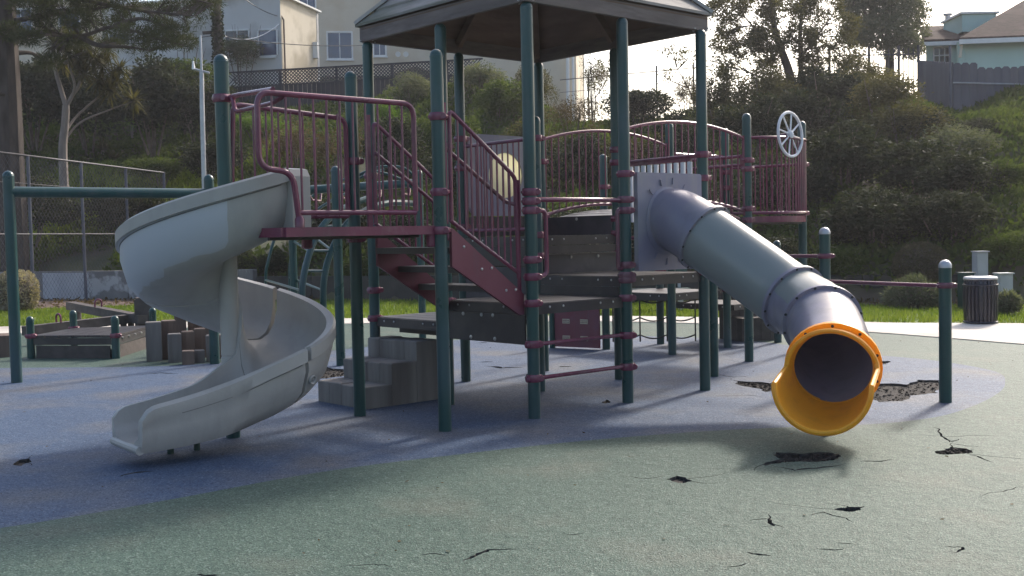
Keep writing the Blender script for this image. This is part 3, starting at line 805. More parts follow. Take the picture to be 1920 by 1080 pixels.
# ---- stairs from the low deck up to the slide platform
st = subroot('stairs', PS)
def side_pt(k, j, z): return W(-0.70 + 0.66 * k, j, z)      # k 0 at the top, 1 at the bottom
for j, nm in ((0.045, 'near'), (0.955, 'far')):
    o = MB().slab([side_pt(0, j, 1.27), side_pt(0.94, j, 0.85), side_pt(1, j, 0.855), side_pt(1, j, 1.02), side_pt(0.02, j, 1.565), side_pt(0, j, 1.56)], E2 * 0.03 if j < 0.5 else -E2 * 0.03).build('stringer', M['maroon_panel'], st, smooth=None)
    if j < 0.5:
        bb = MB()
        for (k, z) in ((0.16, 1.42), (0.40, 1.24), (0.54, 1.245), (0.74, 1.06), (0.88, 1.06)):
            bb.lathe(side_pt(k, j, z), [(0.012, 0), (0.012, 0.004), (0.004, 0.010)], 8, tuple(-E2))
        bb.build('bolts', M['steel'], st)['kind'] = 'stuff'
for k, z in ((0.10, 1.42), (0.40, 1.26), (0.68, 1.10)):
    MB().slab([side_pt(k - 0.13, 0.08, z - 0.05), side_pt(k + 0.22, 0.08, z - 0.05), side_pt(k + 0.22, 0.92, z - 0.05), side_pt(k - 0.13, 0.92, z - 0.05)], (0, 0, 0.05)).build('tread', M['deck'], st, smooth=None)
for j, dj in ((0.06, 0), (0.96, 0)):
    g_ = subroot('stair_rail', PS)
    T = lambda k: side_pt(k, j, 2.49 - 0.56 * k); Bm = lambda k: side_pt(k, j, 1.63 - 0.46 * k); Hh = lambda k: side_pt(k, j, 2.20 - 0.50 * k)
    MB().tube(rounded([side_pt(0.02, j, 1.62), T(0.02), T(0.93), side_pt(0.95, j, 1.15)], 0.06), 0.018, 10).build('frame', M['maroon'], g_)
    MB().tube([Bm(0.0), Bm(0.95)], 0.016, 10).build('bottom_rail', M['maroon'], g_)
    hr = [p - E2 * (0.06 if j > 0.5 else -0.06) for p in (Hh(-0.02), Hh(0.86))]
    MB().tube(rounded([hr[0], hr[1], side_pt(0.94, j, Hh(0.9).z)], 0.03), 0.016, 10).build('handrail', M['maroon'], g_)
    for k in range(1, 10):
        kk = 0.04 + 0.89 * k / 10
        MB().tube([Bm(kk), T(kk)], 0.0085, 7).build('baluster', M['maroon'], g_)
    MB().slab([side_pt(-0.08, j, 1.60), side_pt(-0.02, j, 1.60), side_pt(-0.02, j, 2.53), side_pt(-0.08, j, 2.53)], E2 * (0.022)).build('end_bar', M['maroon'], g_, smooth=None)
    MB().slab([side_pt(0.955, j, 0.85), side_pt(0.985, j, 0.85), side_pt(0.985, j, 1.95), side_pt(0.955, j, 1.95)], E2 * (0.022)).build('end_bar', M['maroon'], g_, smooth=None)

# ---- front bay: bar, grab handles, climbing rungs
f1, f2 = W(0.03, 0), W(0.97, -0.01)
rail([f1 + Vector((0, 0, 1.79)), f2 + Vector((0, 0, 1.79))], 0.021, 'cross_bar')
for (c, s, z0, z1) in ((W(0, 0), 1, 1.165, 1.70), (W(1, -0.01), -1, 1.19, 1.70)):
    o_ = 0.17 if s > 0 else 0.10
    rail(rounded([c + E1 * (s * 0.05) + Vector((0, 0, z1)), c + E1 * (s * o_) + Vector((0, 0, z1)), c + E1 * (s * o_) + Vector((0, 0, z0)), c + E1 * (s * 0.05) + Vector((0, 0, z0))], 0.1, 6), 0.0185, 'grab_handle')
for z in (0.605, 0.325):
    rail([f1 + Vector((0, 0, z)), f2 + Vector((0, 0, z))], 0.017, 'climbing_rung')
    for c in (W(0, 0), W(1, -0.01)):
        MB().lathe(c + E1 * (-0.075 if c == W(0, 0) else 0.06) + Vector((0, 0, z)), [(0.012, -0.01), (0.026, 0.0), (0.026, 0.02), (0.012, 0.03)], 12, tuple(E1)).build('end_cap', M['maroon'], PS)

# ---- far bridge with arched rails
def bridge_z(t): return 1.66 + 0.12 * 4 * t * (1 - t)
for j0, j1, nm in ((1.0, 0.93, 'near'), (2.0, 1.95, 'far')):
    g_ = subroot('bridge_rail', PS)
    pt = lambda t, z: W(2.06 + 1.76 * t, j0 + (j1 - j0) * t, z)
    topz = lambda t: 2.55 + 0.13 * 4 * t * (1 - t)
    botz = lambda t: bridge_z(t) + 0.06
    MB().tube([pt(k / 14, topz(k / 14)) for k in range(15)], 0.018, 10).build('top_rail', M['maroon'], g_)
    MB().tube([pt(k / 14, botz(k / 14)) for k in range(15)], 0.018, 10).build('bottom_rail', M['maroon'], g_)
    for t in (0, 1): MB().tube([pt(t, botz(t) - 0.05), pt(t, topz(t) + 0.03)], 0.018, 10).build('stile', M['maroon'], g_)
    for k in range(1, 19):
        t = k / 19; MB().tube([pt(t, botz(t)), pt(t, topz(t))], 0.0085, 7).build('baluster', M['maroon'], g_)
bd = subroot('bridge_deck', PS)
for k in range(14):
    t0, t1 = k / 14 + 0.006, (k + 1) / 14 - 0.006
    q = [W(2.06 + 1.76 * t0, 1.03, bridge_z(t0)), W(2.06 + 1.76 * t1, 1.03, bridge_z(t1)), W(2.06 + 1.76 * t1, 1.95, bridge_z(t1)), W(2.06 + 1.76 * t0, 1.95, bridge_z(t0))]
    MB().slab(q, (0, 0, -0.03)).build('plank', M['deck'], bd, smooth=None)
for j in (1.0, 1.97):
    mb = MB()
    mb.tube([W(2.06 + 1.76 * k / 14, j, bridge_z(k / 14) - 0.03) for k in range(15)], 0.026, 8).build('edge_beam', M['maroon'], bd)

# ---- far pod: curved barred balcony, wheel
g_ = subroot('curved_guardrail', PS)
a, b = posts['S1'] + E1 * 0.08, posts['S2'] - E1 * 0.06
def curve_pt(t, z):
    q = a.lerp(b, t) - E2 * (0.30 * (4 * t * (1 - t)) ** 0.75); return Vector((q.x, q.y, z))
for z, nm in ((2.56, 'top_rail'), (1.70, 'bottom_rail')):
    MB().tube([curve_pt(k / 16, z) for k in range(17)], 0.019, 10).build(nm, M['maroon'], g_)
for k in range(0, 21):
    MB().tube([curve_pt(k / 20, 1.70), curve_pt(k / 20, 2.56)], 0.0095, 7).build('baluster', M['maroon'], g_)
poly = [curve_pt(k / 16, 1.60) for k in range(17)]
poly = [Vector((p.x, p.y, 1.59)) for p in poly]
MB().slab(poly, (0, 0, 0.07)).build('balcony_deck', M['maroon'], g_, smooth=None)
guard(posts['S1'], posts['S4'], 2.25, 2.35, 0)
guard(posts['S2'], posts['S3'], 1.72, 2.30, 7)
guard(posts['S4'], posts['S3'], 1.72, 2.45, 7)
wh = subroot('steering_wheel', PS)
wc = curve_pt(0.37, 2.60); wn_ = Vector((0.70, -0.71, 0.05)).normalized()
wu = wn_.cross(Vector((0, 0, 1))).normalized(); wv = wu.cross(wn_).normalized(); wc = wc + wn_ * 0.0 
WRm = 0.255
MB().tube([wc + (wu * math.cos(2 * math.pi * k / 32) + wv * math.sin(2 * math.pi * k / 32)) * WRm for k in range(32)], 0.017, 8, closed=True).build('rim', M['white_plastic'], wh)
for k in range(8):
    t = 2 * math.pi * k / 8 + 0.2
    MB().tube([wc, wc + (wu * math.cos(t) + wv * math.sin(t)) * WRm], 0.010, 8).build('spoke', M['white_plastic'], wh)
MB().lathe(wc - wn_ * 0.03, [(0.03, 0), (0.045, 0.012), (0.045, 0.05), (0.02, 0.065)], 14, tuple(wn_)).build('hub', M['white_plastic'], wh)
MB().lathe(wc - wn_ * 0.12, [(0.025, 0), (0.025, 0.09)], 12, tuple(wn_)).build('bracket', M['maroon'], wh)

# ---- bubble window panel on the back of the upper deck
bp_ = subroot('bubble_panel', PS)
a, b = W(1.06, 2.0), W(1.95, 2.0); n_ = -E2
Rb = 0.24; pc = a.lerp(b, 0.52); 
ring_in = [pc + E1 * (Rb * math.cos(t)) + Vector((0, 0, 2.14 + Rb * math.sin(t))) for t in [2 * math.pi * k / 32 for k in range(32)]]
def on_rect(t):
    c, s = math.cos(t), math.sin(t); hw, z0, z1 = (b - a).length / 2, 1.71, 2.56
    hh = (z1 - z0) / 2; k = min(hw / max(1e-6, abs(c)), hh / max(1e-6, abs(s)))
    m_ = a.lerp(b, 0.5); return m_ + E1 * (c * k) + Vector((0, 0, (z0 + z1) / 2 + s * k))
angs = sorted([2 * math.pi * k / 32 for k in range(32)])
ring_out = [on_rect(t) for t in angs]
mb = MB(); n = 32
for off in (0.0, 0.03):
    pass
vs_ = ring_in + ring_out + [p + n_ * 0.03 for p in ring_in] + [p + n_ * 0.03 for p in ring_out]
fs = []
for k in range(n):
    j = (k + 1) % n
    fs += [(k, j, n + j, n + k), (2 * n + k, 3 * n + k, 3 * n + j, 2 * n + j), (k, 2 * n + k, 2 * n + j, j), (n + k, n + j, 3 * n + j, 3 * n + k)]
mb.add(vs_, fs).build('panel', M['lavender'], bp_, smooth=30)
prof = [(Rb * 0.995 * math.cos(t), 0.20 * math.sin(t)) for t in (0, 0.25, 0.5, 0.75, 1.0, 1.25, 1.5)]
MB().lathe(pc + Vector((0, 0, 2.14)) + n_ * 0.015, [(r, z) for r, z in prof], 28, tuple(-n_)).build('bubble', M['bubble'], bp_)
for t in (0.2, 0.9, 2.2, 2.9, 3.8, 4.4, 5.1, 5.8):
    p = pc + Vector((0, 0, 2.14)) + (E1 * math.cos(t) + Vector((0, 0, math.sin(t)))) * 0.32 + n_ * 0.031
    d_ = (E1 * math.cos(t) + Vector((0, 0, math.sin(t))))
    MB().beam(p - d_ * 0.05, p + d_ * 0.05, 0.012, 0.006, tuple(n_)).build('ray_rib', M['lavender'], bp_, smooth=None)

# ---- chimes on the side of the tube deck
ch = subroot('chime_panel', PS)
a, b = W(1.95, 0.03), W(2.0, 0.95)
MB().tube([a + Vector((0, 0, 2.215)), b + Vector((0, 0, 2.215))], 0.019, 10).build('top_bar', M['maroon'], ch)
MB().tube([a + Vector((0, 0, 1.45)), b + Vector((0, 0, 1.45))], 0.019, 10).build('bottom_bar', M['maroon'], ch)
MB().slab([a.lerp(b, 0.06) + Vector((0, 0, 2.17)), a.lerp(b, 0.97) + Vector((0, 0, 2.17)), a.lerp(b, 0.97) + Vector((0, 0, 2.20)), a.lerp(b, 0.06) + Vector((0, 0, 2.20))], -E1 * 0.02).build('hanger_bar', M['maroon'], ch, smooth=None)
for k in range(11):
    p = a.lerp(b, 0.09 + 0.85 * k / 10)
    MB().tube([p + Vector((0, 0, 1.5 + 0.012 * k)), p + Vector((0, 0, 2.165))], 0.024, 12).build('chime', M['white_plastic'], ch)

# ---- roof
ZR = 3.375; OV = 0.055; HF = 0.135
rf = subroot('roof', PS)
ctr = W(0.985, 0.995); half = BAY * 0.99 + OV
def rc_(u, v, z): return ctr + E1 * u + E2 * v + Vector((0, 0, z))
corners = [(-half, -half), (half, -half), (half, half), (-half, half)]
for k in range(4):
    (u0, v0), (u1, v1) = corners[k], corners[(k + 1) % 4]
    d = Vector((u1 - u0, v1 - v0)).normalized(); sh = 0.022
    a = rc_(u0 + d.x * (0.0 if k % 2 == 0 else 0.045), v0 + d.y * (0.0 if k % 2 == 0 else 0.045), ZR + HF / 2)
    b = rc_(u1 - d.x * (0.0 if k % 2 == 0 else 0.045), v1 - d.y * (0.0 if k % 2 == 0 else 0.045), ZR + HF / 2)
    inn = (rc_(0, 0, 0) - a.lerp(b, 0.5)); inn.z = 0; inn.normalize()
    MB().beam(a + inn * sh, b + inn * sh, 0.042, HF).build('fascia', M['roofwood'], rf, smooth=None)
APEX = 4.72; ROFF = half + 0.03; ZE = ZR + HF + 0.004
NC = 9
for k in range(4):
    c0, c1 = corners[k], corners[(k + 1) % 4]
    s = ROFF / half
    for m_ in range(NC):
        t0, t1 = m_ / NC, (m_ + 1) / NC - 0.004
        def q(c, t, lift): return rc_(c[0] * s * (1 - t), c[1] * s * (1 - t), ZE + (APEX - ZE) * t + lift)
        low, hi = 0.030, 0.010
        poly = [q(c0, t0, low), q(c1, t0, low), q(c1, t1, hi), q(c0, t1, hi)]
        MB().slab(poly, (0, 0, -0.026)).build('roof_board', M['roofboard'], rf, smooth=None)
    # ridge cap over the hip
    MB().beam(rc_(c0[0] * s, c0[1] * s, ZE + 0.035), rc_(0, 0, APEX + 0.03), 0.07, 0.03).build('ridge_cap', M['roofcap'], rf, smooth=None)
    # ceiling boards and rafters
    MB().slab([rc_(c0[0], c0[1], ZE - 0.03), rc_(c1[0], c1[1], ZE - 0.03), rc_(0, 0, APEX - 0.06)], (0, 0, 0.012)).build('ceiling', M['soffit'], rf, smooth=None)
    MB().beam(rc_(c0[0] * 0.95, c0[1] * 0.95, ZE - 0.07), rc_(0, 0, APEX - 0.14), 0.05, 0.09).build('rafter', M['soffit'], rf, smooth=None)
    mu, mv = (c0[0] + c1[0]) / 2, (c0[1] + c1[1]) / 2
    MB().beam(rc_(mu * 0.95, mv * 0.95, ZE - 0.06), rc_(0, 0, APEX - 0.13), 0.05, 0.08).build('rafter', M['soffit'], rf, smooth=None)
bb = MB()
for key in ('F', 'L', 'R2'):
    p = posts[key]
    for d in (E1, E2):
        for s in (-1, 1):
            bb.lathe(p + d * (0.085 * s) + Vector((0, 0, ZR + 0.012)), [(0.012, 0), (0.012, 0.006), (0.004, 0.012)], 8, (0, 0, -1))
bb.build('bolts', M['steel'], rf)['kind'] = 'stuff'

# ---- enclosure panel where the tube starts
tp = subroot('tube_panel', PS)
a, b = W(1.09, -0.02), W(1.86, -0.04)
mid = a.lerp(b, 0.50)
MB().slab([a + Vector((0, 0, 1.16)), b + Vector((0, 0, 1.16)), b + Vector((0, 0, 2.02)), b + E1 * -0.02 + Vector((0, 0, 2.035)), a + Vector((0, 0, 2.035))], -E2 * 0.05).build('panel', M['lavender'], tp, smooth=None)
TC = W(1.46, -0.08, 1.60)
for k in range(14):
    t = 2 * math.pi * k / 14 + 0.1
    d_ = E1 * math.cos(t) + Vector((0, 0, math.sin(t)))
    r0, r1 = 0.335, 0.395
    p0, p1 = TC + d_ * r0, TC + d_ * r1
    lim = lambda p: 1.19 < p.z < 2.0 and -0.30 < (p - mid).dot(E1) + 0.0 < 0.37
    if lim(p1):
        MB().beam(p0, p1, 0.012, 0.012, tuple(-E2)).build('ray_rib', M['lavender'], tp, smooth=None)

# ---- red game panel, chain net under the far decks
rp = subroot('game_panel', PS)
a, b = gp(1036, 652), gp(1124, 656); a = Vector((a.x, a.y, 0)); b = Vector((b.x, b.y, 0)); n_ = (b - a).cross(Vector((0, 0, 1))).normalized()
if n_.y > 0: n_ = -n_
MB().slab([a + Vector((0, 0, 0.02)), b + Vector((0, 0, 0.02)), b + Vector((0, 0, 0.545)), a + Vector((0, 0, 0.545))], -n_ * 0.03).build('board', M['maroon_panel'], rp, smooth=None)
M['tile'] = pmat('tan_tile', (0.40, 0.33, 0.25), (0.48, 0.40, 0.31), 30, rough=0.6)
M['tile_ink'] = pmat('tile_ink', (0.10, 0.06, 0.05), (0.12, 0.07, 0.06), 30, rough=0.6)
for u in (0.31, 0.69):
    for z in (0.36, 0.14):
        c = a.lerp(b, u) + Vector((0, 0, z)) + n_ * 0.006; ux = (b - a).normalized()
        tl = MB().beam(c - ux * 0.055, c + ux * 0.055, 0.012, 0.06).build('tile', M['tile'], rp, smooth=None)
        mk = MB()
        for row in (-0.012, 0.010):
            for q in range(5):
                cc = c + ux * (-0.04 + 0.02 * q) + Vector((0, 0, row)) + n_ * 0.0065
                mk.beam(cc - ux * 0.006, cc + ux * 0.006, 0.002, 0.010)
        mk.build('print', M['tile_ink'], tl, smooth=None)['kind'] = 'stuff'
MB().tube([a, a + Vector((0, 0, 0.75))], 0.04, 14).build('panel_post', M['green'], rp)
cn = subroot('chain_net', PS)
na, nb = posts['S4'] + Vector((-0.62, 1.15, 0)), posts['S4'] + Vector((0.45, 1.0, 0))
def npt(u, z): q = na.lerp(nb, u); return Vector((q.x, q.y, z))
us = [0.0, 0.33, 0.66, 1.0]
for u in us:
    MB().tube([npt(u, 0.06), npt(u, 0.75)], 0.011, 6).build('chain', M['chain'], cn)
for z in (0.15, 0.38, 0.62):
    for u0, u1 in zip(us, us[1:]):
        MB().tube([npt(u0 + (u1 - u0) * k / 8, z - 0.05 * math.sin(math.pi * k / 8)) for k in range(9)], 0.010, 6).build('chain', M['chain'], cn)

# ================================================================ spiral slide (part of the structure)
sp = subroot('spiral_slide', PS)
M['slide_paint'] = M['slide'].copy(); M['slide_paint'].name = 'slide_plastic_painted'
def paint_mask(m, attr, col, thr=0.5, rough=None):
    nt = m.node_tree; N, L = nt.nodes, nt.links
    p = N['Principled BSDF']; old = p.inputs['Base Color'].links[0].from_socket
    at_ = N.new('ShaderNodeAttribute'); at_.attribute_name = attr
    nz = N.new('ShaderNodeTexNoise'); nz.inputs['Scale'].default_value = 7; nz.inputs['Detail'].default_value = 4
    ge = N.new('ShaderNodeNewGeometry'); L.new(ge.outputs['Position'], nz.inputs['Vector'])
    ad = N.new('ShaderNodeMath'); ad.operation = 'MULTIPLY_ADD'; L.new(nz.outputs['Fac'], ad.inputs[0]); ad.inputs[1].default_value = 0.5; L.new(at_.outputs['Fac'], ad.inputs[2])
    r = N.new('ShaderNodeMapRange'); r.inputs['From Min'].default_value = thr + 0.22; r.inputs['From Max'].default_value = thr + 0.27; L.new(ad.outputs['Value'], r.inputs['Value'])
    x = N.new('ShaderNodeMix'); x.data_type = 'RGBA'; L.new(r.outputs['Result'], x.inputs['Factor']); L.new(old, x.inputs[6]); x.inputs[7].default_value = (*col, 1)
    L.new(x.outputs[2], p.inputs['Base Color'])
paint_mask(M['slide_paint'], 'paint', (0.43, 0.445, 0.465))
R_O, TH0 = 0.775, math.radians(-42)
TURN = math.radians(370)
Z_START, Z_END = ZP - 0.01, 0.27
# chute profile: (radius, height, kind) around the section, starting on the inner rim
def profile(wall_i, wall_o, ro=R_O, box=0.0):
    ri = 0.062
    A = [(ri, wall_i), (ri + 0.035, wall_i), (ri + 0.05, wall_i * 0.55), (ri + 0.11, 0.055), (ri + 0.20, 0.012), (0.45, 0.0), (ro - 0.20, 0.035), (ro - 0.11, 0.11), (ro - 0.06, 0.22), (ro - 0.045, wall_o),
         (ro + 0.008, wall_o + 0.014), (ro + 0.026, wall_o), (ro + 0.026, wall_o - 0.085), (ro - 0.004, wall_o - 0.094), (ro - 0.002, wall_o * 0.55), (ro - 0.05, 0.045), (ro - 0.14, -0.045), (ro - 0.28, -0.085), (0.36, -0.09), (ri + 0.10, -0.07), (ri, -0.03)]
    if box <= 0: return A
    w, i0 = wall_o - 0.0, ri + 0.12
    wf = w - 0.055
    B = [(i0, wf), (i0 + 0.04, wf), (i0 + 0.045, wf * 0.5), (i0 + 0.06, 0.05), (i0 + 0.10, 0.012), (0.45, 0.0), (ro - 0.15, 0.012), (ro - 0.08, 0.05), (ro - 0.06, w * 0.5), (ro - 0.05, w - 0.01),
         (ro - 0.012, w + 0.012), (ro + 0.018, w - 0.01), (ro + 0.02, w * 0.72), (ro + 0.012, w * 0.66), (ro + 0.01, w * 0.4), (ro + 0.0, 0.02), (ro - 0.035, -0.045), (ro - 0.2, -0.06), (0.40, -0.06), (i0 + 0.06, -0.055), (i0 + 0.01, -0.01)]
    return [(p[0] * (1 - box) + q[0] * box, p[1] * (1 - box) + q[1] * box) for p, q in zip(A, B)]
def frame_at(s):
    """s in 0..1 spiral, 1..2 straight run-out -> centre, radial dir, floor z, wall heights"""
    if s <= 1:
        th = TH0 - TURN * s; c = SL.copy(); rad = Vector((math.cos(th), math.sin(th), 0)); shift = Vector((0, 0, 0))
        z = Z_START + (Z_END - Z_START) * s
    else:
        th = TH0 - TURN; rad = Vector((math.cos(th), math.sin(th), 0)); tan = Vector((math.sin(th), -math.cos(th), 0))
        c = SL + tan * (0.98 * (s - 1)); z = Z_END - 0.115 * (1 - (1 - (s - 1)) ** 2)
    wo = 0.43 - 0.07 * min(1, s) - 0.11 * max(0, s - 1)
    wi = 0.22 + 0.23 * sstep(0.25, 0.5, s)
    k = max(0.0, min(1.0, (s - 0.86) / 0.14)); wi = wi * (1 - k) + (wo) * k
    if s > 1.88: wo *= math.sqrt(max(0.0, 1 - ((s - 1.88) / 0.12) ** 2)) * 0.35 + 0.65
    return c, rad, z, wi, wo
def chute(s0, s1, n, name, mat, parent):
    mb = MB(); rings = []; paint = []
    for k in range(n + 1):
        s = s0 + (s1 - s0) * k / n
        c, rad, z, wi, wo = frame_at(s)
        pr = profile(wi, wo, box=sstep(0.97, 1.45, s))
        rings.append([c + rad * r + Vector((0, 0, z + h)) for r, h in pr])
        for q in range(len(pr)):
            paint.append(1.0 if (13 <= q <= 15 and 0.085 < s < 0.43) else (0.45 if q == 16 and 0.2 < s < 0.4 else 0.0))
    m_ = len(rings[0]); vs_ = [p for R in rings for p in R]; fs = []
    for k in range(n):
        for q in range(m_):
            w = (q + 1) % m_
            fs.append((k * m_ + q, k * m_ + w, (k + 1) * m_ + w, (k + 1) * m_ + q))
    fs.append(tuple(reversed(range(m_)))); fs.append(tuple(range(n * m_, (n + 1) * m_)))
    mb.add(vs_, fs); mb.attr['paint'] = paint
    return mb.build(name, mat, parent, smooth=50)
seams = [0.0, 0.36, 0.66, 0.945, 2.0]
for k in range(4):
    e = 0.0036
    chute(seams[k] + (e if k else 0), seams[k + 1] - e, [34, 30, 28, 26][k], 'chute_section', M['slide_paint'], sp)
c, rad, z, wi, wo = frame_at(2.0)
MB().tube([c + rad * (0.23 + (R_O - 0.26) * k / 6) + Vector((0, 0, z - 0.024)) for k in range(7)], 0.030, 10).build('exit_lip', M['slide'], sp)
# entry flange
c, rad, z, wi, wo = frame_at(0.0); tang = Vector((math.sin(TH0), -math.cos(TH0), 0))
pf = [(0.12, -0.03), (0.72, -0.03), (0.83, 0.0), (0.83, wo - 0.05), (0.80, wo + 0.0), (0.74, wo + 0.012), (0.715, wo), (0.715, 0.12), (0.62, 0.04), (0.30, 0.02), (0.12, 0.06)]
MB().slab([SL + rad * (r - 0.0) + tang * 0.0 + Vector((0, 0, z + h)) for r, h in pf], -tang * 0.16).build('entry_flange', M['slide'], sp, smooth=None)
o = post_mb(SL, 2.9, 0.055).build('center_post', M['green'], sp)
put('clamp', CLAMP, sp, (SL.x, SL.y, 2.58), (0, 0, -0.5), (1.1, 1.1, 1))
MB().lathe(SL, [(0.066, 0.26), (0.070, 0.28), (0.070, 0.62), (0.066, 0.625), (0.066, 0.632), (0.070, 0.637), (0.070, 0.98), (0.072, 1.50)], 22).build('column_sleeve', M['slide'], sp)
for s in (1.42, 1.62):
    c, rad, z, wi, wo = frame_at(s)
    q = c + rad * 0.30; MB().tube([Vector((q.x, q.y, -0.04)), Vector((q.x, q.y, z - 0.04))], 0.024, 12).build('leg', M['green_dark'], sp)
for k in range(4):
    s0_, s1_ = seams[k] + 0.01, min(seams[k + 1] - 0.01, 1.72); pth = []
    for q in range(25):
        s_ = s0_ + (s1_ - s0_) * q / 24; c, rad, z, wi, wo = frame_at(s_); bx = sstep(0.97, 1.45, s_)
        pth.append(c + rad * (R_O - 0.002 + 0.016 * bx) + Vector((0, 0, z + (wo - 0.097) * (1 - bx) + wo * 0.70 * bx)))
    MB().tube(pth, 0.0045, 6).build('groove_shade_line', M['groove_shade'], sp)  # thin dark bead paints the shade of the groove under the rim
# moulded bolt recesses on the outer wall
for s, h in ((0.93, 0.335), (0.93, 0.11), (0.375, 0.38), (0.375, 0.16)):
    c, rad, z, wi, wo = frame_at(s)
    p = c + rad * (R_O + (0.016 if h > 0.28 else -0.012)) + Vector((0, 0, z + h))
    d_ = (rad + Vector((0, 0, 0.0 if h > 0.28 else -0.25))).normalized()
    MB().lathe(p, [(0.036, -0.012), (0.036, 0.003), (0.030, 0.006), (0.024, 0.002), (0.020, -0.006), (0.004, -0.007)], 16, tuple(d_)).build('bolt_recess', M['slide'], sp)
    MB().lathe(p + d_ * -0.004, [(0.012, 0), (0.012, 0.006), (0.004, 0.009)], 8, tuple(d_)).build('bolt', M['steel'], sp)

# ================================================================ tube slide (part of the structure)
ts = subroot('tube_slide', PS)
M['tube'] = pmat('tube_plastic', (0.235, 0.225, 0.29), (0.265, 0.255, 0.32), 2.5, streak=((0.15, 0.145, 0.15), 0.5, (6, 6, 2.5)), rough=0.24, bump=0.03, bscale=30, c3=(0.31, 0.30, 0.32), s3=2.2, t3=(0.5, 0.7), rvar=0.06)
M['tube_paint'] = M['tube'].copy(); M['tube_paint'].name = 'tube_plastic_painted'
paint_mask(M['tube_paint'], 'paint', (0.26, 0.285, 0.27))
for _m in ('tube', 'tube_paint'): add_translucent(M[_m], 0.17, (0.5, 0.44, 0.55))
cl = [W(1.46, -0.02, 1.60), W(1.46, -0.16, 1.60), at(1322, 445, 9.78), at(1405, 503, 9.52), at(1488, 563, 9.22), at(1534, 594, 8.78), at(1556, 640, 8.32), at(1562, 688, 7.86), at(1553, 712, 7.60), at(1541, 724, 7.28)]
for p in cl[-3:]: p.z = max(p.z, 0.46)
def catmull(P, k):
    out = []; n = len(P)
    for i in range(n - 1):
        a, b, c, d = P[max(i - 1, 0)], P[i], P[i + 1], P[min(i + 2, n - 1)]
        for s in range(k):
            t = s / k; out.append(0.5 * ((2 * b) + (c - a) * t + (2 * a - 5 * b + 4 * c - d) * t * t + (3 * b - a - 3 * c + d) * t ** 3))
    return out + [P[-1]]
KC = 8
cp = catmull(cl, KC)
RO, RI = 0.283, 0.268
def frames(P):
    out = []; u = None
    for k, p in enumerate(P):
        t = (P[min(k + 1, len(P) - 1)] - P[max(k - 1, 0)]).normalized()
        s = t.cross(Vector((0, 0, 1))).normalized(); w = s.cross(t).normalized()
        out.append((p, t, s, w))
    return out
FRM = frames(cp); NS = 36
def pipe(k0, k1, name, mat, paintf=None):
    mb = MB(); rings = []; paint = []
    ks = list(range(k0, k1 + 1))
    for k in ks:
        p, t, s, w = FRM[k]
        for rr in (RO, RI):
            for i in range(NS):
                a = 2 * math.pi * i / NS
                rings.append(p + (s * math.cos(a) + w * math.sin(a)) * rr); paint.append(paintf(k, a) if paintf else 0.0)
    fs = []; st_ = 2 * NS
    for q in range(len(ks) - 1):
        for i in range(NS):
            j = (i + 1) % NS
            fs.append((q * st_ + i, q * st_ + j, (q + 1) * st_ + j, (q + 1) * st_ + i))
            fs.append((q * st_ + NS + j, q * st_ + NS + i, (q + 1) * st_ + NS + i, (q + 1) * st_ + NS + j))
    for q in (0, len(ks) - 1):
        for i in range(NS):
            j = (i + 1) % NS; fs.append((q * st_ + i, q * st_ + NS + i, q * st_ + NS + j, q * st_ + j))
    mb.add(rings, fs); mb.attr['paint'] = paint
    return mb.build(name, mat, ts, smooth=40)
def flange(k, name, mat, r=0.312, th=0.03, nb=12, parent=None):
    p, t, s, w = FRM[k]; mb = MB(); q = p - t * (th / 2)
    prof = [(RI, 0), (r, 0), (r, th), (RI, th)]
    vs_, fs = [], []
    for (rr, z) in prof:
        for i in range(NS):
            a = 2 * math.pi * i / NS; vs_.append(q + t * z + (s * math.cos(a) + w * math.sin(a)) * rr)
    for m_ in range(4):
        for i in range(NS):
            j = (i + 1) % NS; n2 = (m_ + 1) % 4
            fs.append((m_ * NS + i, m_ * NS + j, n2 * NS + j, n2 * NS + i))
    o = mb.add(vs_, fs).build(name, mat, ts, smooth=40)
    bb = MB()
    for i in range(nb):
        a = 2 * math.pi * (i + 0.5) / nb; d_ = s * math.cos(a) + w * math.sin(a)
        bb.lathe(p + d_ * ((r + RO) / 2 + 0.003) + t * (th / 2), [(0.011, 0), (0.011, 0.004), (0.004, 0.009)], 8, tuple(t))
    bb.build('bolts', M['chain'], o)['kind'] = 'stuff'
    return o
J = [KC * 0 + 3, KC * 2, KC * 4, KC * 5 + 2, KC * 7]
pipe(0, J[1], 'tube_section', M['tube'])
pipe(J[1], J[2], 'tube_section', M['tube_paint'], lambda k, a: 1.0)
pipe(J[2], J[3], 'tube_section', M['tube_paint'], lambda k, a: 1.0 if math.sin(a) > 0.45 else 0.0)
pipe(J[3], J[4], 'tube_section', M['tube'])
flange(J[1], 'joint_ring', M['tube']); flange(J[2], 'joint_ring', M['tube']); flange(J[3], 'joint_ring', M['tube'])
# start flange on the panel
MB().lathe(W(1.46, -0.055, 1.60), [(0.285, 0), (0.315, 0.004), (0.315, 0.02), (0.285, 0.03)], 36, tuple(-E2)).build('start_flange', M['lavender'], ts)
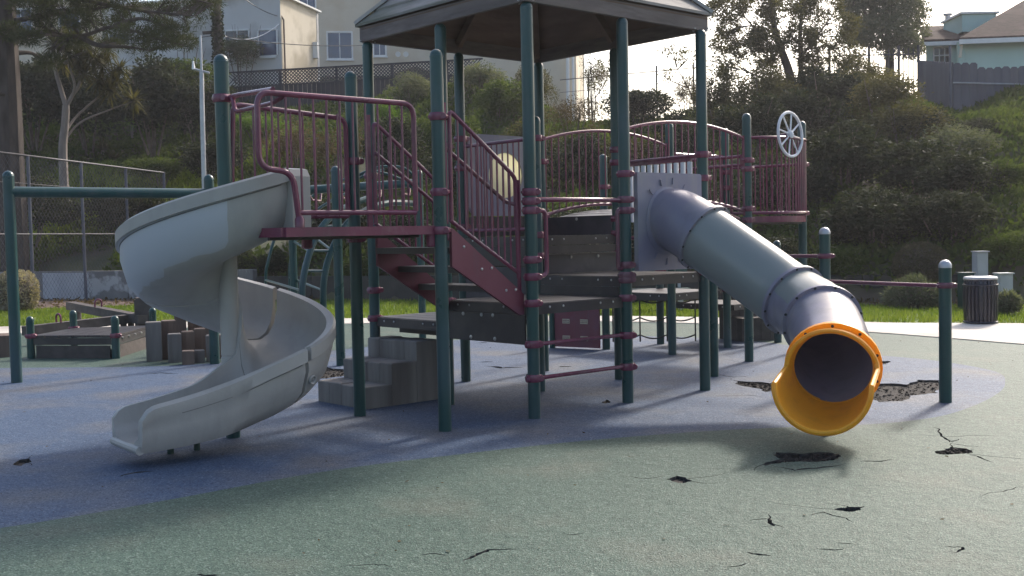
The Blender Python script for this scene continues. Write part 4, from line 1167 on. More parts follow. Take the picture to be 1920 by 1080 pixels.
# yellow exit: flange plus scoop
flange(J[4], 'exit_flange', M['yellow'], r=0.335, th=0.035, nb=10)
mb = MB(); K = 14; N2 = 48
p0 = FRM[J[4]][0]; Pend = FRM[-1][0]
seg = [FRM[k] for k in range(J[4], len(FRM))]
def seg_at(t):
    x = t * (len(seg) - 1); i = min(int(x), len(seg) - 2); f_ = x - i
    a, b = seg[i], seg[i + 1]
    return a[0].lerp(b[0], f_), a[1].lerp(b[1], f_).normalized(), a[2].lerp(b[2], f_).normalized(), a[3].lerp(b[3], f_).normalized()
def endlen(a):
    s = math.sin(a)           # 1 top, -1 bottom
    return 0.20 + 0.80 * (1 - sstep(-0.02, 0.16, s))
vs_, fs = [], []
for layer, (r0, r1) in enumerate(((0.296, 0.322), (0.272, 0.300))):
    for k in range(K + 1):
        for i in range(N2):
            a = 2 * math.pi * i / N2; t = endlen(a) * k / K
            p, tt, s, w = seg_at(t); r = r0 + (r1 - r0) * sstep(0.15, 1.0, k / K)
            vs_.append(p + (s * math.cos(a) + w * math.sin(a)) * r)
LY = (K + 1) * N2
for k in range(K):
    for i in range(N2):
        j = (i + 1) % N2
        fs.append((k * N2 + i, k * N2 + j, (k + 1) * N2 + j, (k + 1) * N2 + i))
        fs.append((LY + k * N2 + j, LY + k * N2 + i, LY + (k + 1) * N2 + i, LY + (k + 1) * N2 + j))
for k in (0, K):
    for i in range(N2):
        j = (i + 1) % N2; fs.append((k * N2 + i, LY + k * N2 + i, LY + k * N2 + j, k * N2 + j))
mb.add(vs_, fs).build('exit_scoop', M['yellow'], ts, smooth=40)
# rounded lip along the scoop edge
lip = []
for i in range(N2):
    a = 2 * math.pi * i / N2; p, tt, s, w = seg_at(endlen(a)); lip.append(p + (s * math.cos(a) + w * math.sin(a)) * 0.311)
MB().tube(lip, 0.019, 8, closed=True).build('exit_lip', M['yellow'], ts)
q = FRM[J[4] - 3][0]
MB().tube([Vector((q.x, q.y + 0.1, -0.04)), Vector((q.x, q.y + 0.1, q.z - 0.27))], 0.03, 12).build('support_leg', M['green_dark'], ts)

# ================================================================ other playground equipment
v0 = lambda p: Vector((p.x, p.y, 0))
def hbar(name, pa, pb, topa, topb, barz, label):
    t = thing(name, pa.lerp(pb, 0.5), label, 'climbing bar')
    return t
# left overhead bar
pa, pb = gp(31.7, 717), gp(403, 682); pa.z = pb.z = 0
t = thing('overhead_bar', pa.lerp(pb, 0.5), 'green overhead bar on two round posts at the left edge', 'climbing bar')
for p in (pa, pb): post(t, p, 2.31, r=0.060)
MB().tube([pa + Vector((0, 0, 2.09)), pb + Vector((0, 0, 2.09))], 0.060, 18).build('cross_bar', M['green'], t)
# chin-up bars on the right
t = thing('chin_up_bars', gp(1772.8, 754), 'stepped chin-up bars with silver capped green posts right of the tube slide', 'climbing bar')
q0 = gp(1772.8, 754); q1 = at(1546.7, 500, 10.75); q1.z = 0; q2 = q1 + Vector((-0.95, 0.75, 0))
def capped(root, p, top, r=0.052):
    h = top - r * 0.9
    o = MB().lathe((p.x, p.y, 0), [(r, -0.06), (r, h)], 20).build('post', M['green'], root)
    MB().lathe((p.x, p.y, 0), [(r * 1.04, h - 0.004), (r * 1.05, h + 0.01)] + [(r * 1.04 * math.cos(a), h + 0.012 + r * math.sin(a)) for a in (0.2, 0.5, 0.8, 1.1, 1.35, 1.54)], 20).build('cap', M['zinc'], o)
    return o
for p, tp_, cl_ in ((q0, 1.20, (1.0,)), (q1, 1.50, (1.24, 0.985)), (q2, 1.75, (1.24,))):
    o = capped(t, p, tp_)
    for z in cl_: put('clamp', CLAMP, o, (p.x, p.y, z), (0, 0, 0.1), (1.03, 1.03, 0.8))
for a, b, z in ((q0, q1, 0.995), (q1, q2, 1.24)):
    MB().tube([a + Vector((0, 0, z)), b + Vector((0, 0, z))], 0.018, 12).build('bar', M['maroon'], t)
# low platform, left rear
C4 = [gp(59, 672), gp(218, 672), at(288, 640, 16.2), at(139, 640, 16.0)]
for p in C4: p.z = 0
t = thing('low_platform', sum(C4, Vector()) / 4, 'low square deck on four short green posts left of the spiral slide', 'platform')
for p in C4: post(t, p, 0.55, (0.30,), 0.3)
for k in range(6):
    u0, u1 = k / 6 + 0.004, (k + 1) / 6 - 0.004
    q = [C4[0].lerp(C4[1], u0), C4[0].lerp(C4[1], u1), C4[3].lerp(C4[2], u1), C4[3].lerp(C4[2], u0)]
    MB().slab([p + Vector((0, 0, 0.275)) for p in q], (0, 0, 0.03)).build('plank', M['deck'], t, smooth=None)
for k in range(4):
    a, b = C4[k], C4[(k + 1) % 4]; d = (b - a).normalized()
    MB().beam(a + d * 0.05 + Vector((0, 0, 0.225)), b - d * 0.05 + Vector((0, 0, 0.225)), 0.03, 0.09).build('rim', M['deck'], t, smooth=None)
    if k in (0, 1): MB().beam(a + d * 0.08 + Vector((0, 0, 0.085)), b - d * 0.08 + Vector((0, 0, 0.085)), 0.02, 0.17).build('skirt', M['timber_dark'], t, smooth=None)
o = MB()
for k in range(5):
    c = C4[1].lerp(C4[2], 0.15 + 0.16 * k) + Vector((0.02, -0.02, 0.25)); o.lathe(c, [(0.018, 0), (0.016, 0.008), (0.004, 0.012)], 8, (1, -0.6, 0))
o.build('bolts', M['steel'], t)['kind'] = 'stuff'
# stepped timber blocks
def timber_block(name, base_i, base_j, cols, rows, heights, label, mat, w=0.142, org=None, du=None, dv_=None, wander=0.012, dep=None):
    """rows of upright square timbers; heights[r] for each tread row"""
    du, dv_ = du or E1, dv_ or E2
    dep = dep or w
    o0 = org
    t = thing(name, o0 + du * (rows * w * 0.5 * 2) * 0.5 + dv_ * (cols * w * 0.5), label, 'steps')
    rr = random.Random(hash(label) % 1000 if False else len(label))
    for r in range(len(heights)):
        for sub in range(rows):
            for c in range(cols):
                p = o0 + du * ((r * rows + sub + 0.5) * dep) + dv_ * ((c + 0.5) * w)
                h = heights[r] + rr.uniform(-wander, wander) * 0.4
                s = w - 0.006
                mb = MB(); b_ = 0.008; rot = math.atan2(du.y, du.x) + rr.uniform(-0.012, 0.012)
                hs = s / 2; hd = dep / 2 - 0.003
                ring = lambda k, z: [Vector((x * k, y * k, z)) for x, y in ((-hd, -hs), (hd, -hs), (hd, hs), (-hd, hs))]
                mrot = Matrix.Rotation(rot, 3, 'Z')
                vs_ = [mrot @ v + Vector((p.x, p.y, 0)) for v in ring(1, -0.04) + ring(1, h - b_) + ring(1 - b_ / hs, h)]
                mb.add(vs_, [(0, 1, 5, 4), (1, 2, 6, 5), (2, 3, 7, 6), (3, 0, 4, 7), (4, 5, 9, 8), (5, 6, 10, 9), (6, 7, 11, 10), (7, 4, 8, 11), (8, 9, 10, 11)])
                mb.build('timber', M[mat], t, smooth=None)
    return t
corner = gp(686, 768); corner.z = 0
timber_block('timber_steps', 0, 0, 4, 1, [0.195, 0.375, 0.55], 'grey weathered upright timbers forming three steps under the play structure', 'timber', org=corner, w=0.195, dep=0.285)
# left rear timber stumps
ctr_ = v0(gp(330, 676))
t = thing('timber_steps', ctr_, 'brown upright timbers of uneven height beside the low deck behind the spiral slide', 'steps')
rt = random.Random(17)
for (x0, x1, by, zt, mt_) in ((270, 300, 678, 0.50, 'timber'), (300, 328, 674, 0.50, 'timber_brown'), (326, 348, 664, 0.53, 'timber_brown'), (350, 374, 660, 0.55, 'timber_brown'), (312, 338, 680, 0.36, 'timber'), (338, 362, 676, 0.37, 'timber_brown'), (362, 384, 671, 0.38, 'timber_brown'),
                              (338, 362, 684, 0.17, 'timber_brown'), (362, 382, 681, 0.16, 'timber'), (384, 408, 678, 0.33, 'timber'), (404, 424, 672, 0.30, 'timber_brown'), (372, 392, 662, 0.46, 'timber_brown')):
    p = gp((x0 + x1) / 2, by); w_ = (x1 - x0) * p.y / FPX * 0.93; rz = 0.32 + rt.uniform(-0.04, 0.04); hs = w_ / 2; k_ = 1 - 0.010 / hs
    m3 = Matrix.Rotation(rz, 3, 'Z'); sq = ((-1, -1), (1, -1), (1, 1), (-1, 1))
    vs_ = [m3 @ Vector((x * hs * s_, y * hs * s_, z)) + Vector((p.x, p.y + hs, 0)) for s_, z in ((1, -0.04), (1, zt - 0.010), (k_, zt)) for x, y in sq]
    MB().add(vs_, [(0, 1, 5, 4), (1, 2, 6, 5), (2, 3, 7, 6), (3, 0, 4, 7), (4, 5, 9, 8), (5, 6, 10, 9), (6, 7, 11, 10), (7, 4, 8, 11), (8, 9, 10, 11)]).build('timber', M[mt_], t, smooth=None)
t = timber_block('timber_post_block', 0, 0, 2, 1, [0.33, 0.30], 'short brown timbers at the far left edge of the playground', 'timber_brown', org=v0(at(-48, 660, 14.9)), w=0.22, du=Vector((0.95, 0.3, 0)), dv_=Vector((-0.3, 0.95, 0)))
# balance beams with pipe loops
def beam_thing(pa, pb, za, zb, w, h, ring_u, label):
    t = thing('balance_beam', pa.lerp(pb, 0.5), label, 'balance beam')
    MB().beam(pa + Vector((0, 0, za - h / 2)), pb + Vector((0, 0, zb - h / 2)), w, h).build('beam', M['timber_dark'], t, smooth=None)
    c = pa.lerp(pb, ring_u) + Vector((0, 0, za + (zb - za) * ring_u)); d = (pb - pa).normalized(); n = d.cross(Vector((0, 0, 1))).normalized()
    MB().tube([c - n * 0.06 + Vector((0, 0, -0.01)), c - n * 0.06 + Vector((0, 0, 0.07))] + [c + n * (0.06 * -math.cos(a)) + Vector((0, 0, 0.07 + 0.06 * math.sin(a))) for a in (0.4, 0.8, 1.2, 1.57, 1.95, 2.35, 2.75)] + [c + n * 0.06 + Vector((0, 0, 0.07)), c + n * 0.06 + Vector((0, 0, -0.01))], 0.016, 8).build('grab_loop', M['maroon'], t)
    for u in (0.12, 0.85):
        p = pa.lerp(pb, u); z = za + (zb - za) * u - h
        if z > 0.03: MB().tube([Vector((p.x, p.y, -0.04)), Vector((p.x, p.y, z))], 0.05, 10).build('leg', M['timber_dark'], t)
    return t
beam_thing(v0(at(133, 600, 20.2)), v0(at(268, 600, 17.7)), 0.47, 0.36, 0.16, 0.14, 0.42, 'raised dark timber balance beam with a pipe loop pointing to the grass strip')
beam_thing(v0(at(46, 620, 16.6)), v0(at(262, 620, 18.2)), 0.30, 0.36, 0.16, 0.14, 0.28, 'low dark timber balance beam with a pipe loop just behind the low deck')
p = v0(at(272, 610, 17.9)); t = thing('beam_block', p, 'dark squared timber block where the two balance beams meet', 'timber block')
MB().box((p.x, p.y, 0.28), (0.30, 0.30, 0.64), 0.3).build('block', M['timber_dark'], t, smooth=None)
MB().box((p.x, p.y, 0.615), (0.26, 0.26, 0.03), 0.3).build('top_face', M['timber_dark'], t, smooth=None)
# second low curb step behind the right-hand decks
t = timber_block('timber_steps', 0, 0, 4, 2, [0.32, 0.52], 'dark timber step block behind the tube slide under the far balcony', 'timber_dark', org=v0(gp(1392, 641)), w=0.15, du=Vector((-0.35, 0.93, 0)), dv_=Vector((0.93, 0.35, 0)))

# arched climber and overhead ladder behind the slide platform
t = thing('arch_climber', v0(at(600, 600, 15.0)), 'green arched ladder climber behind the spiral slide', 'climber')
def archline(base_px, Y, base_z, pts):
    return [at(x, y, Y + dy) for (x, y, dy) in pts]
for pts, r in (([(607, 640, 0), (606, 560, 0), (608, 520, 0), (616, 485, 0.05), (632, 448, 0.15), (655, 415, 0.35), (690, 392, 0.7), (735, 380, 1.1), (790, 384, 1.7)], 0.045),
               ([(567, 632, -0.3), (566, 560, -0.3), (569, 520, -0.3), (577, 485, -0.25), (590, 450, -0.15), (615, 412, 0.05), (655, 385, 0.4), (705, 367, 0.8)], 0.045),
               ([(553, 610, 1.2), (543, 520, 1.2), (547, 480, 1.2), (560, 438, 1.3), (585, 402, 1.45), (625, 375, 1.7), (680, 352, 2.1), (760, 342, 2.6)], 0.022),
               ([(508, 612, 1.6), (498, 525, 1.6), (503, 490, 1.6), (518, 440, 1.7), (545, 400, 1.85), (590, 365, 2.1), (650, 335, 2.4), (720, 318, 2.8)], 0.022)):
    P3 = [at(x, y, 15.0 + dy) for (x, y, dy) in pts]; P3[0].z = -0.04; P3[0].x, P3[0].y = P3[1].x, P3[1].y
    MB().tube(catmull(P3, 4), r, 10).build('arch_rail', M['green'], t)
for (x0, y0, d0, x1, y1, d1) in ((530, 440, 1.7, 582, 472, -0.2), (570, 430, 1.3, 620, 468, 0.1), (498, 525, 1.6, 566, 545, -0.3), (543, 520, 1.2, 606, 545, 0), (566, 508, -0.3, 608, 508, 0.0), (580, 470, -0.2, 622, 470, 0.1), (605, 425, 0.0, 650, 422, 0.3)):
    MB().tube([at(x0, y0, 15.0 + d0), at(x1, y1, 15.0 + d1)], 0.018, 8).build('rung', M['green'], t)
t = thing('overhead_ladder', v0(at(680, 600, 16.2)), 'green overhead beam with curved tubes behind the stairs', 'climber')
pA, pB = v0(at(553, 600, 15.9)), v0(at(792, 600, 16.6))
za, zb = at(560, 358, 15.9).z, at(785, 343, 16.6).z
for p, z in ((pA, za + 0.18), (v0(at(637, 600, 13.2)), 2.35), (pB, zb + 0.18)): post(t, p, z, r=0.055)
MB().tube([pA + Vector((0, 0, za)), pB + Vector((0, 0, zb))], 0.062, 16).build('beam', M['green'], t)
for (x0, y0, x1, y1) in ((700, 316, 760, 316), (700, 323, 758, 340)):
    MB().tube(catmull([at(x0 - 40, y0 + 18, 16.3), at(x0, y0, 16.3), at((x0 + x1) / 2, (y0 + y1) / 2 - 4, 16.4), at(x1, y1, 16.5), at(x1 + 22, y1 + 20, 16.6)], 4), 0.02, 8).build('curved_tube', M['green'], t)
for k in range(4):
    u = 0.12 + 0.24 * k; p = pA.lerp(pB, u); z = za + (zb - za) * u
    MB().tube([p + Vector((0, 0, z - 0.02)), p + Vector((0.05, 0.12, z - 0.14)), p + Vector((0.1, 0.5, z - 0.14)), p + Vector((0.1, 0.6, z - 0.02))], 0.016, 8).build('handhold', M['maroon'], t)

# trash can
M['can'] = pmat('can_paint', (0.009, 0.009, 0.020), (0.014, 0.014, 0.028), 6, rough=0.28)
c = v0(gp(1838.5, 607)); t = thing('trash_can', c, 'dark blue slatted trash can standing on the pale path', 'trash can')
MB().lathe(c, [(0.20, 0.03), (0.215, 0.05), (0.225, 0.35), (0.215, 0.62), (0.21, 0.66)], 24).build('liner', M['can'], t)
NSL = 26
mb = MB(); prof = [(0.0, 0.235), (0.18, 0.248), (0.40, 0.252), (0.56, 0.246), (0.66, 0.228)]
for k in range(len(prof) - 1):
    (z0, r0), (z1, r1) = prof[k], prof[k + 1]
    mb.add([(r0, -0.017, z0), (r0, 0.017, z0), (r1, 0.017, z1), (r1, -0.017, z1), (r0 - 0.008, -0.017, z0), (r0 - 0.008, 0.017, z0), (r1 - 0.008, 0.017, z1), (r1 - 0.008, -0.017, z1)], [(0, 1, 2, 3), (7, 6, 5, 4), (0, 3, 7, 4), (1, 5, 6, 2)])
SLAT = protomesh('slat', mb, M['can'], 40)
for k in range(NSL): put('slat', SLAT, t, (c.x, c.y, 0.03), (0, 0, 2 * math.pi * k / NSL))
for z, r in ((0.035, 0.242), (0.60, 0.247), (0.68, 0.235)):
    MB().tube([c + Vector((r * math.cos(2 * math.pi * k / 28), r * math.sin(2 * math.pi * k / 28), z)) for k in range(28)], 0.013, 8, closed=True).build('hoop', M['can'], t)
MB().lathe(c, [(0.245, 0.685), (0.25, 0.70), (0.235, 0.722), (0.13, 0.735), (0.12, 0.70)], 28).build('lid', M['zinc'], t)
# utility boxes
M['box_grey'] = pmat('cabinet_grey', (0.36, 0.36, 0.37), (0.42, 0.42, 0.43), 4, rough=0.6, bump=0.05)
def cabinet(px0, px1, py0, Y, label, dep=0.22, mat='box_grey'):
    a, b = at(px0, py0, Y), at(px1, py0, Y); z1 = a.z; w = (b - a).length; ctr = v0(a.lerp(b, 0.5))
    gz = max(0.0, hill(ctr.x, Y))
    t = thing('utility_cabinet', ctr + Vector((0, 0, gz)), label, 'utility box')
    MB().box((ctr.x, ctr.y, (z1 + gz - 0.05) / 2), (w, dep, z1 - gz + 0.05)).build('body', M[mat], t, smooth=None)
    MB().box((ctr.x, ctr.y - dep / 2 - 0.008, (z1 + gz) / 2 + 0.02), (w * 0.84, 0.012, (z1 - gz) * 0.86)).build('door', M[mat], t, smooth=None)
    MB().box((ctr.x, ctr.y - 0.01, z1 + 0.012), (w + 0.03, dep + 0.05, 0.02)).build('lid', M[mat], t, smooth=None)
    return t
cabinet(1827, 1848, 473, 21.0, 'tall narrow pale grey utility cabinet standing behind the trash can')
cabinet(1868, 1894, 514, 19.5, 'squat pale grey utility cabinet right of the trash can')
cabinet(1800, 1822, 513, 20.0, 'green utility cabinet half hidden left of the trash can', mat='green_dark')
# small green bench seen under the decks
p = v0(at(1218, 560, 21.0)); t = thing('park_bench', p, 'green park bench on the far lawn, seen under the decks', 'bench')
for z in (0.42, 0.62, 0.78):
    MB().beam(p + Vector((-0.75, 0.22 if z > 0.5 else 0.0, z)), p + Vector((0.75, 0.22 if z > 0.5 else 0.0, z)), 0.04 if z > 0.5 else 0.38, 0.11 if z > 0.5 else 0.05).build('slat', M['green'], t, smooth=None)
for s in (-0.6, 0.6):
    MB().beam(p + Vector((s, 0.0, -0.02)), p + Vector((s, 0.0, 0.42)), 0.06, 0.06).build('leg', M['zinc'], t, smooth=None)
    MB().beam(p + Vector((s, 0.26, -0.02)), p + Vector((s, 0.26, 0.8)), 0.06, 0.05).build('leg', M['zinc'], t, smooth=None)

# ================================================================ vegetation
def noise3(p, s, seed):
    x, y, z = p[:, 0] * s + seed, p[:, 1] * s + seed * 1.7, p[:, 2] * s - seed
    return (np.sin(x * 1.7 + np.sin(y * 1.3)) + np.sin(y * 2.1 + np.sin(z * 1.9)) + np.sin(z * 1.5 + np.sin(x * 2.3))) / 3
def leaf_mesh(name, pts, nrm, length, width, mat, rng, droop=0.2):
    n = len(pts)
    d = rng.normal(size=(n, 3)) + nrm * 0.9; d[:, 2] -= droop; d /= np.linalg.norm(d, axis=1)[:, None]
    u = rng.normal(size=(n, 3)); s = np.cross(d, u); s /= np.linalg.norm(s, axis=1)[:, None] + 1e-9
    L = (length * rng.uniform(0.6, 1.35, n))[:, None]; Wd = (width * rng.uniform(0.6, 1.3, n))[:, None]
    V = np.zeros((n, 4, 3)); V[:, 0] = pts; V[:, 1] = pts + d * L * 0.5 + s * Wd * 0.5; V[:, 2] = pts + d * L; V[:, 3] = pts + d * L * 0.5 - s * Wd * 0.5
    me = bpy.data.meshes.new(name); me.vertices.add(n * 4); me.vertices.foreach_set('co', V.reshape(-1))
    me.loops.add(n * 4); me.loops.foreach_set('vertex_index', np.arange(n * 4, dtype=np.int32))
    me.polygons.add(n); me.polygons.foreach_set('loop_start', np.arange(0, n * 4, 4, dtype=np.int32))
    me.update(); me.validate(); me.materials.append(mat)
    return me
def blob_points(blobs, n, rng, gap=0.15, nscale=2.2):
    """points in the shell of several ellipsoids; (c, r) arrays; clumpy"""
    vol = np.array([r[0] * r[1] * r[2] for c, r in blobs]) ** 0.67; vol /= vol.sum()
    idx = rng.choice(len(blobs), size=int(n * 1.9), p=vol)
    C = np.array([b[0] for b in blobs])[idx]; R = np.array([b[1] for b in blobs])[idx]
    d = rng.normal(size=(len(idx), 3)); d /= np.linalg.norm(d, axis=1)[:, None]
    rad = rng.uniform(0.15, 1.0, len(idx)) ** 0.42
    p = C + d * R * (rad + rng.normal(0, 0.05, len(idx)))[:, None]
    keep = noise3(p, nscale, rng.uniform(0, 9)) > -gap - rng.uniform(0, 0.5, len(idx))
    p, d = p[keep][:n], d[keep][:n]
    return p, d
def lumpy(rng, n=13, r0=0.62, r1=0.5, flat=False):
    blobs = [((0, 0, 0.0), (r0, r0, r0))]
    for k in range(n):
        d = rng.normal(size=3); d /= np.linalg.norm(d); 
        if d[2] < -0.3: d[2] *= -0.5
        q = rng.uniform(0.45, 0.72); r = rng.uniform(0.26, r1)
        blobs.append((tuple(d * q), (r, r, r * rng.uniform(0.75, 1.1))))
    return blobs
KIND = {'dark': ('leaf_dark', 0.085, 0.05, 7000), 'mid': ('leaf_mid', 0.085, 0.05, 6000), 'olive': ('leaf_olive', 0.07, 0.04, 6000), 'grey': ('leaf_grey', 0.10, 0.035, 5200),
        'brown': ('leaf_brown', 0.07, 0.03, 3000), 'bright': ('leaf_bright', 0.11, 0.04, 3600), 'needle': ('needle', 0.12, 0.022, 5200)}
PROTO = {}
def protos(kind):
    if kind not in PROTO:
        mt, L, Wd, n = KIND[kind]; PROTO[kind] = []
        for s in range(3):
            rng = np.random.default_rng(100 + s + 10 * len(PROTO))
            p, d = blob_points(lumpy(rng), n, rng, gap=0.1 if kind != 'brown' else -0.1, nscale=4.0)
            PROTO[kind].append(leaf_mesh('crown', p, d, L, Wd, M[mt], rng))
    return PROTO[kind]
# stems for shrubs: unit height, spreading
def stems_mesh():
    mb = MB(); rr = random.Random(4)
    for k in range(6):
        a = rr.uniform(0, 6.28); e = Vector((math.cos(a), math.sin(a), 0)) * rr.uniform(0.2, 0.75)
        mb.tube([Vector((0, 0, -1.25)) + e * 0.1, Vector((0, 0, -0.5)) + e * 0.45, e * 0.8 + Vector((0, 0, 0.1)), e + Vector((rr.uniform(-.1, .1), rr.uniform(-.1, .1), 0.6))], [0.022, 0.018, 0.012, 0.005], 5)
    return protomesh('stems', mb, M['stem'])
STEMS = stems_mesh(); nsh = [0]
def shrub(px, py, w, h, Y, kind, label, name='shrub', stems=True, group='shrubs on the hillside', depth=None, cat='shrub'):
    yb = 20.0                                   # stand it where its foot meets the slope
    while yb < Y + 4:
        q = at(px, py + h * 0.42, yb)
        if q.z < hill(q.x, q.y) + 0.03: break
        yb += 0.25
    Y = min(Y + 1.5, yb + 0.2 * w * yb / FPX)
    c = at(px, py, Y); sc = Y / FPX
    rx, rz = w * sc / 2, h * sc / 2; ry = depth or (rx * 0.85 + 0.15)
    gz = hill(c.x, c.y)
    t = thing(name, (c.x, c.y, gz), label, cat, group)
    nsh[0] += 1
    o = put('foliage', protos(kind)[nsh[0] % 3], t, c, (0, 0, nsh[0] * 2.4), (1, 1, 1)); o.scale = (rx, ry, rz) if abs(math.cos(nsh[0] * 2.4)) > 0.7 else (ry, rx, rz)
    if stems:
        zz = max(rz, (c.z - gz) / 1.2)
        s = put('stems', STEMS, t, c, (0, 0, nsh[0] * 1.3), (rx, ry, rz))
        s.scale = (rx, ry, zz)
    return t
SH = [  # px, py, w, h, Y, kind, label
    (60, 175, 210, 190, 43, 'dark', 'dark evergreen shrub behind the pine trunk at the far left'),
    (165, 200, 210, 180, 42, 'dark', 'dark hedge shrub right behind the cabbage tree trunk'),
    (285, 190, 230, 175, 41, 'dark', 'broad dark green hedge shrub between cabbage tree and metal pole'),
    (372, 205, 160, 160, 40, 'dark', 'dark hedge shrub just left of the tall slide post'),
    (345, 145, 170, 100, 44, 'mid', 'low green shrub in front of the grey house wall'),
    (452, 100, 110, 80, 48, 'grey', 'grey-green bush under the house windows beside the ivy pole'),
    (395, 300, 150, 110, 36, 'dark', 'dark shrub behind the top of the spiral slide'),
    (300, 318, 130, 70, 36, 'mid', 'green shrub above the end of the wire fence'),
    (60, 390, 190, 130, 32, 'dark', 'dark shrub behind the wire fence at the far left'),
    (230, 395, 190, 130, 33, 'dark', 'dark shrub behind the overhead bar and wire fence'),
    (480, 235, 130, 60, 40, 'bright', 'bright green shrub behind the slide guardrail'),
    (560, 275, 170, 130, 37, 'brown', 'brown twiggy shrub behind the middle of the slide guardrail'),
    (640, 285, 150, 140, 36, 'brown', 'brownish shrub behind the second guardrail post'),
    (722, 215, 70, 80, 38, 'bright', 'lime green shrub seen through the stair rails'),
    (745, 290, 160, 150, 36, 'dark', 'dark shrub behind the far stair rail'),
    (775, 168, 110, 80, 44, 'grey', 'grey-green bush against the lattice fence'),
    (835, 255, 130, 140, 38, 'mid', 'mid green shrub directly left of the bubble panel'),
    (895, 155, 130, 85, 47, 'grey', 'silvery grey bush under the left roof eave'),
    (935, 190, 130, 100, 41, 'mid', 'bright rounded green bush under the middle of the roof'),
    (1000, 165, 90, 110, 45, 'olive', 'yellowish shrub behind the front roof post'),
    (890, 320, 190, 140, 35, 'dark', 'dark shrub behind the bubble panel'),
    (1005, 285, 150, 140, 35, 'olive', 'olive shrub behind the far bridge rail start'),
    (1075, 225, 120, 130, 39, 'brown', 'brown twiggy shrub under the roof left of the rounded dark bush'),
    (1092, 310, 170, 130, 33, 'dark', 'dark shrub seen through the bridge balusters'),
    (1195, 205, 145, 110, 41, 'dark', 'rounded dark evergreen bush standing out against the white sky'),
    (1190, 305, 170, 130, 33, 'olive', 'olive shrub behind the chime panel'),
    (1275, 270, 150, 140, 35, 'dark', 'dark shrub just left of the right roof post'),
    (1345, 195, 110, 140, 39, 'olive', 'olive shrub right of the right roof post'),
    (1405, 240, 170, 150, 37, 'dark', 'dark shrub behind the tallest balcony post'),
    (1500, 230, 170, 140, 37, 'dark', 'dark shrub at the foot of the sparse tree'),
    (1605, 165, 180, 110, 39, 'olive', 'olive brown shrub in front of the iron bar fence'),
    (1580, 300, 230, 180, 34, 'dark', 'large dark shrub right of the steering wheel'),
    (1690, 245, 200, 120, 36, 'olive', 'arching olive shrub below the grey board fence'),
    (1720, 320, 250, 170, 32.5, 'dark', 'large dark shrub in the middle of the right slope'),
    (1800, 275, 170, 110, 34, 'grey', 'grey-leaved shrub just under the plank fence'),
    (1640, 420, 240, 150, 30, 'dark', 'dark shrub above the clipped round bush'),
    (1780, 410, 200, 150, 30, 'dark', 'dark spreading shrub above the utility cabinets'),
    (1480, 360, 210, 170, 31.5, 'dark', 'dark shrub behind the curved balcony guardrail'),
    (1555, 495, 150, 100, 27.5, 'mid', 'low green shrub behind the chin-up bars'),
    (1440, 480, 160, 110, 28, 'dark', 'low dark shrub behind the middle of the tube slide'),
    (1320, 400, 200, 150, 31, 'dark', 'dark shrub behind the start of the tube slide'),
    (1200, 460, 190, 120, 28.5, 'dark', 'dark shrub behind the white-edged riser steps'),
    (1050, 440, 190, 140, 29.5, 'dark', 'dark shrub behind the front bay of the decks'),
    (900, 470, 180, 120, 30, 'dark', 'dark shrub behind the maroon stair stringer'),
    (760, 450, 170, 120, 31, 'dark', 'dark shrub behind the stair treads'),
    (620, 420, 170, 140, 32, 'dark', 'dark shrub behind the slide platform'),
    (512, 497, 90, 72, 29.5, 'dark', 'rounded dark bush left of the arched climber'),
    (452, 500, 80, 75, 30, 'dark', 'small dark bush behind the slide column'),
    (562, 543, 62, 42, 27.5, 'grey', 'small pale bush low behind the arched climber'),
    (690, 505, 130, 80, 29, 'mid', 'low green shrub behind the far left roof post'),
    (1880, 330, 110, 90, 33, 'mid', 'green shrub on the open slope at the right edge'),
    (1895, 470, 110, 90, 27, 'mid', 'green shrub at the bottom right of the slope'),
    (1830, 245, 120, 60, 36, 'dark', 'low dark shrub at the foot of the board fence'),
    (1800, 350, 190, 140, 31.5, 'dark', 'dark rounded shrub on the right slope above the trash can'),
    (1430, 195, 200, 150, 39, 'olive', 'tall olive shrub crowding the left stem of the sparse tree'),
    (1545, 185, 210, 150, 38.5, 'dark', 'tall dark shrub crowding the right stem of the sparse tree'),
    (1650, 195, 190, 140, 38, 'olive', 'arching brownish shrub hanging over the bank beside the board fence'),
    (1735, 235, 120, 100, 36.5, 'dark', 'dark shrub covering the foot of the receding fence run'),
    (985, 500, 150, 90, 28.5, 'dark', 'low dark shrub behind the lowest decks'),
    (1110, 145, 70, 90, 43, 'brown', 'thin twiggy bush against the white sky under the roof'),
    (1290, 185, 80, 110, 43, 'brown', 'thin leafless bush against the sky left of the right roof post'),
]
for px, py, w, h, Y, kind, label in SH:
    shrub(px, py, w, h, Y, kind, label)
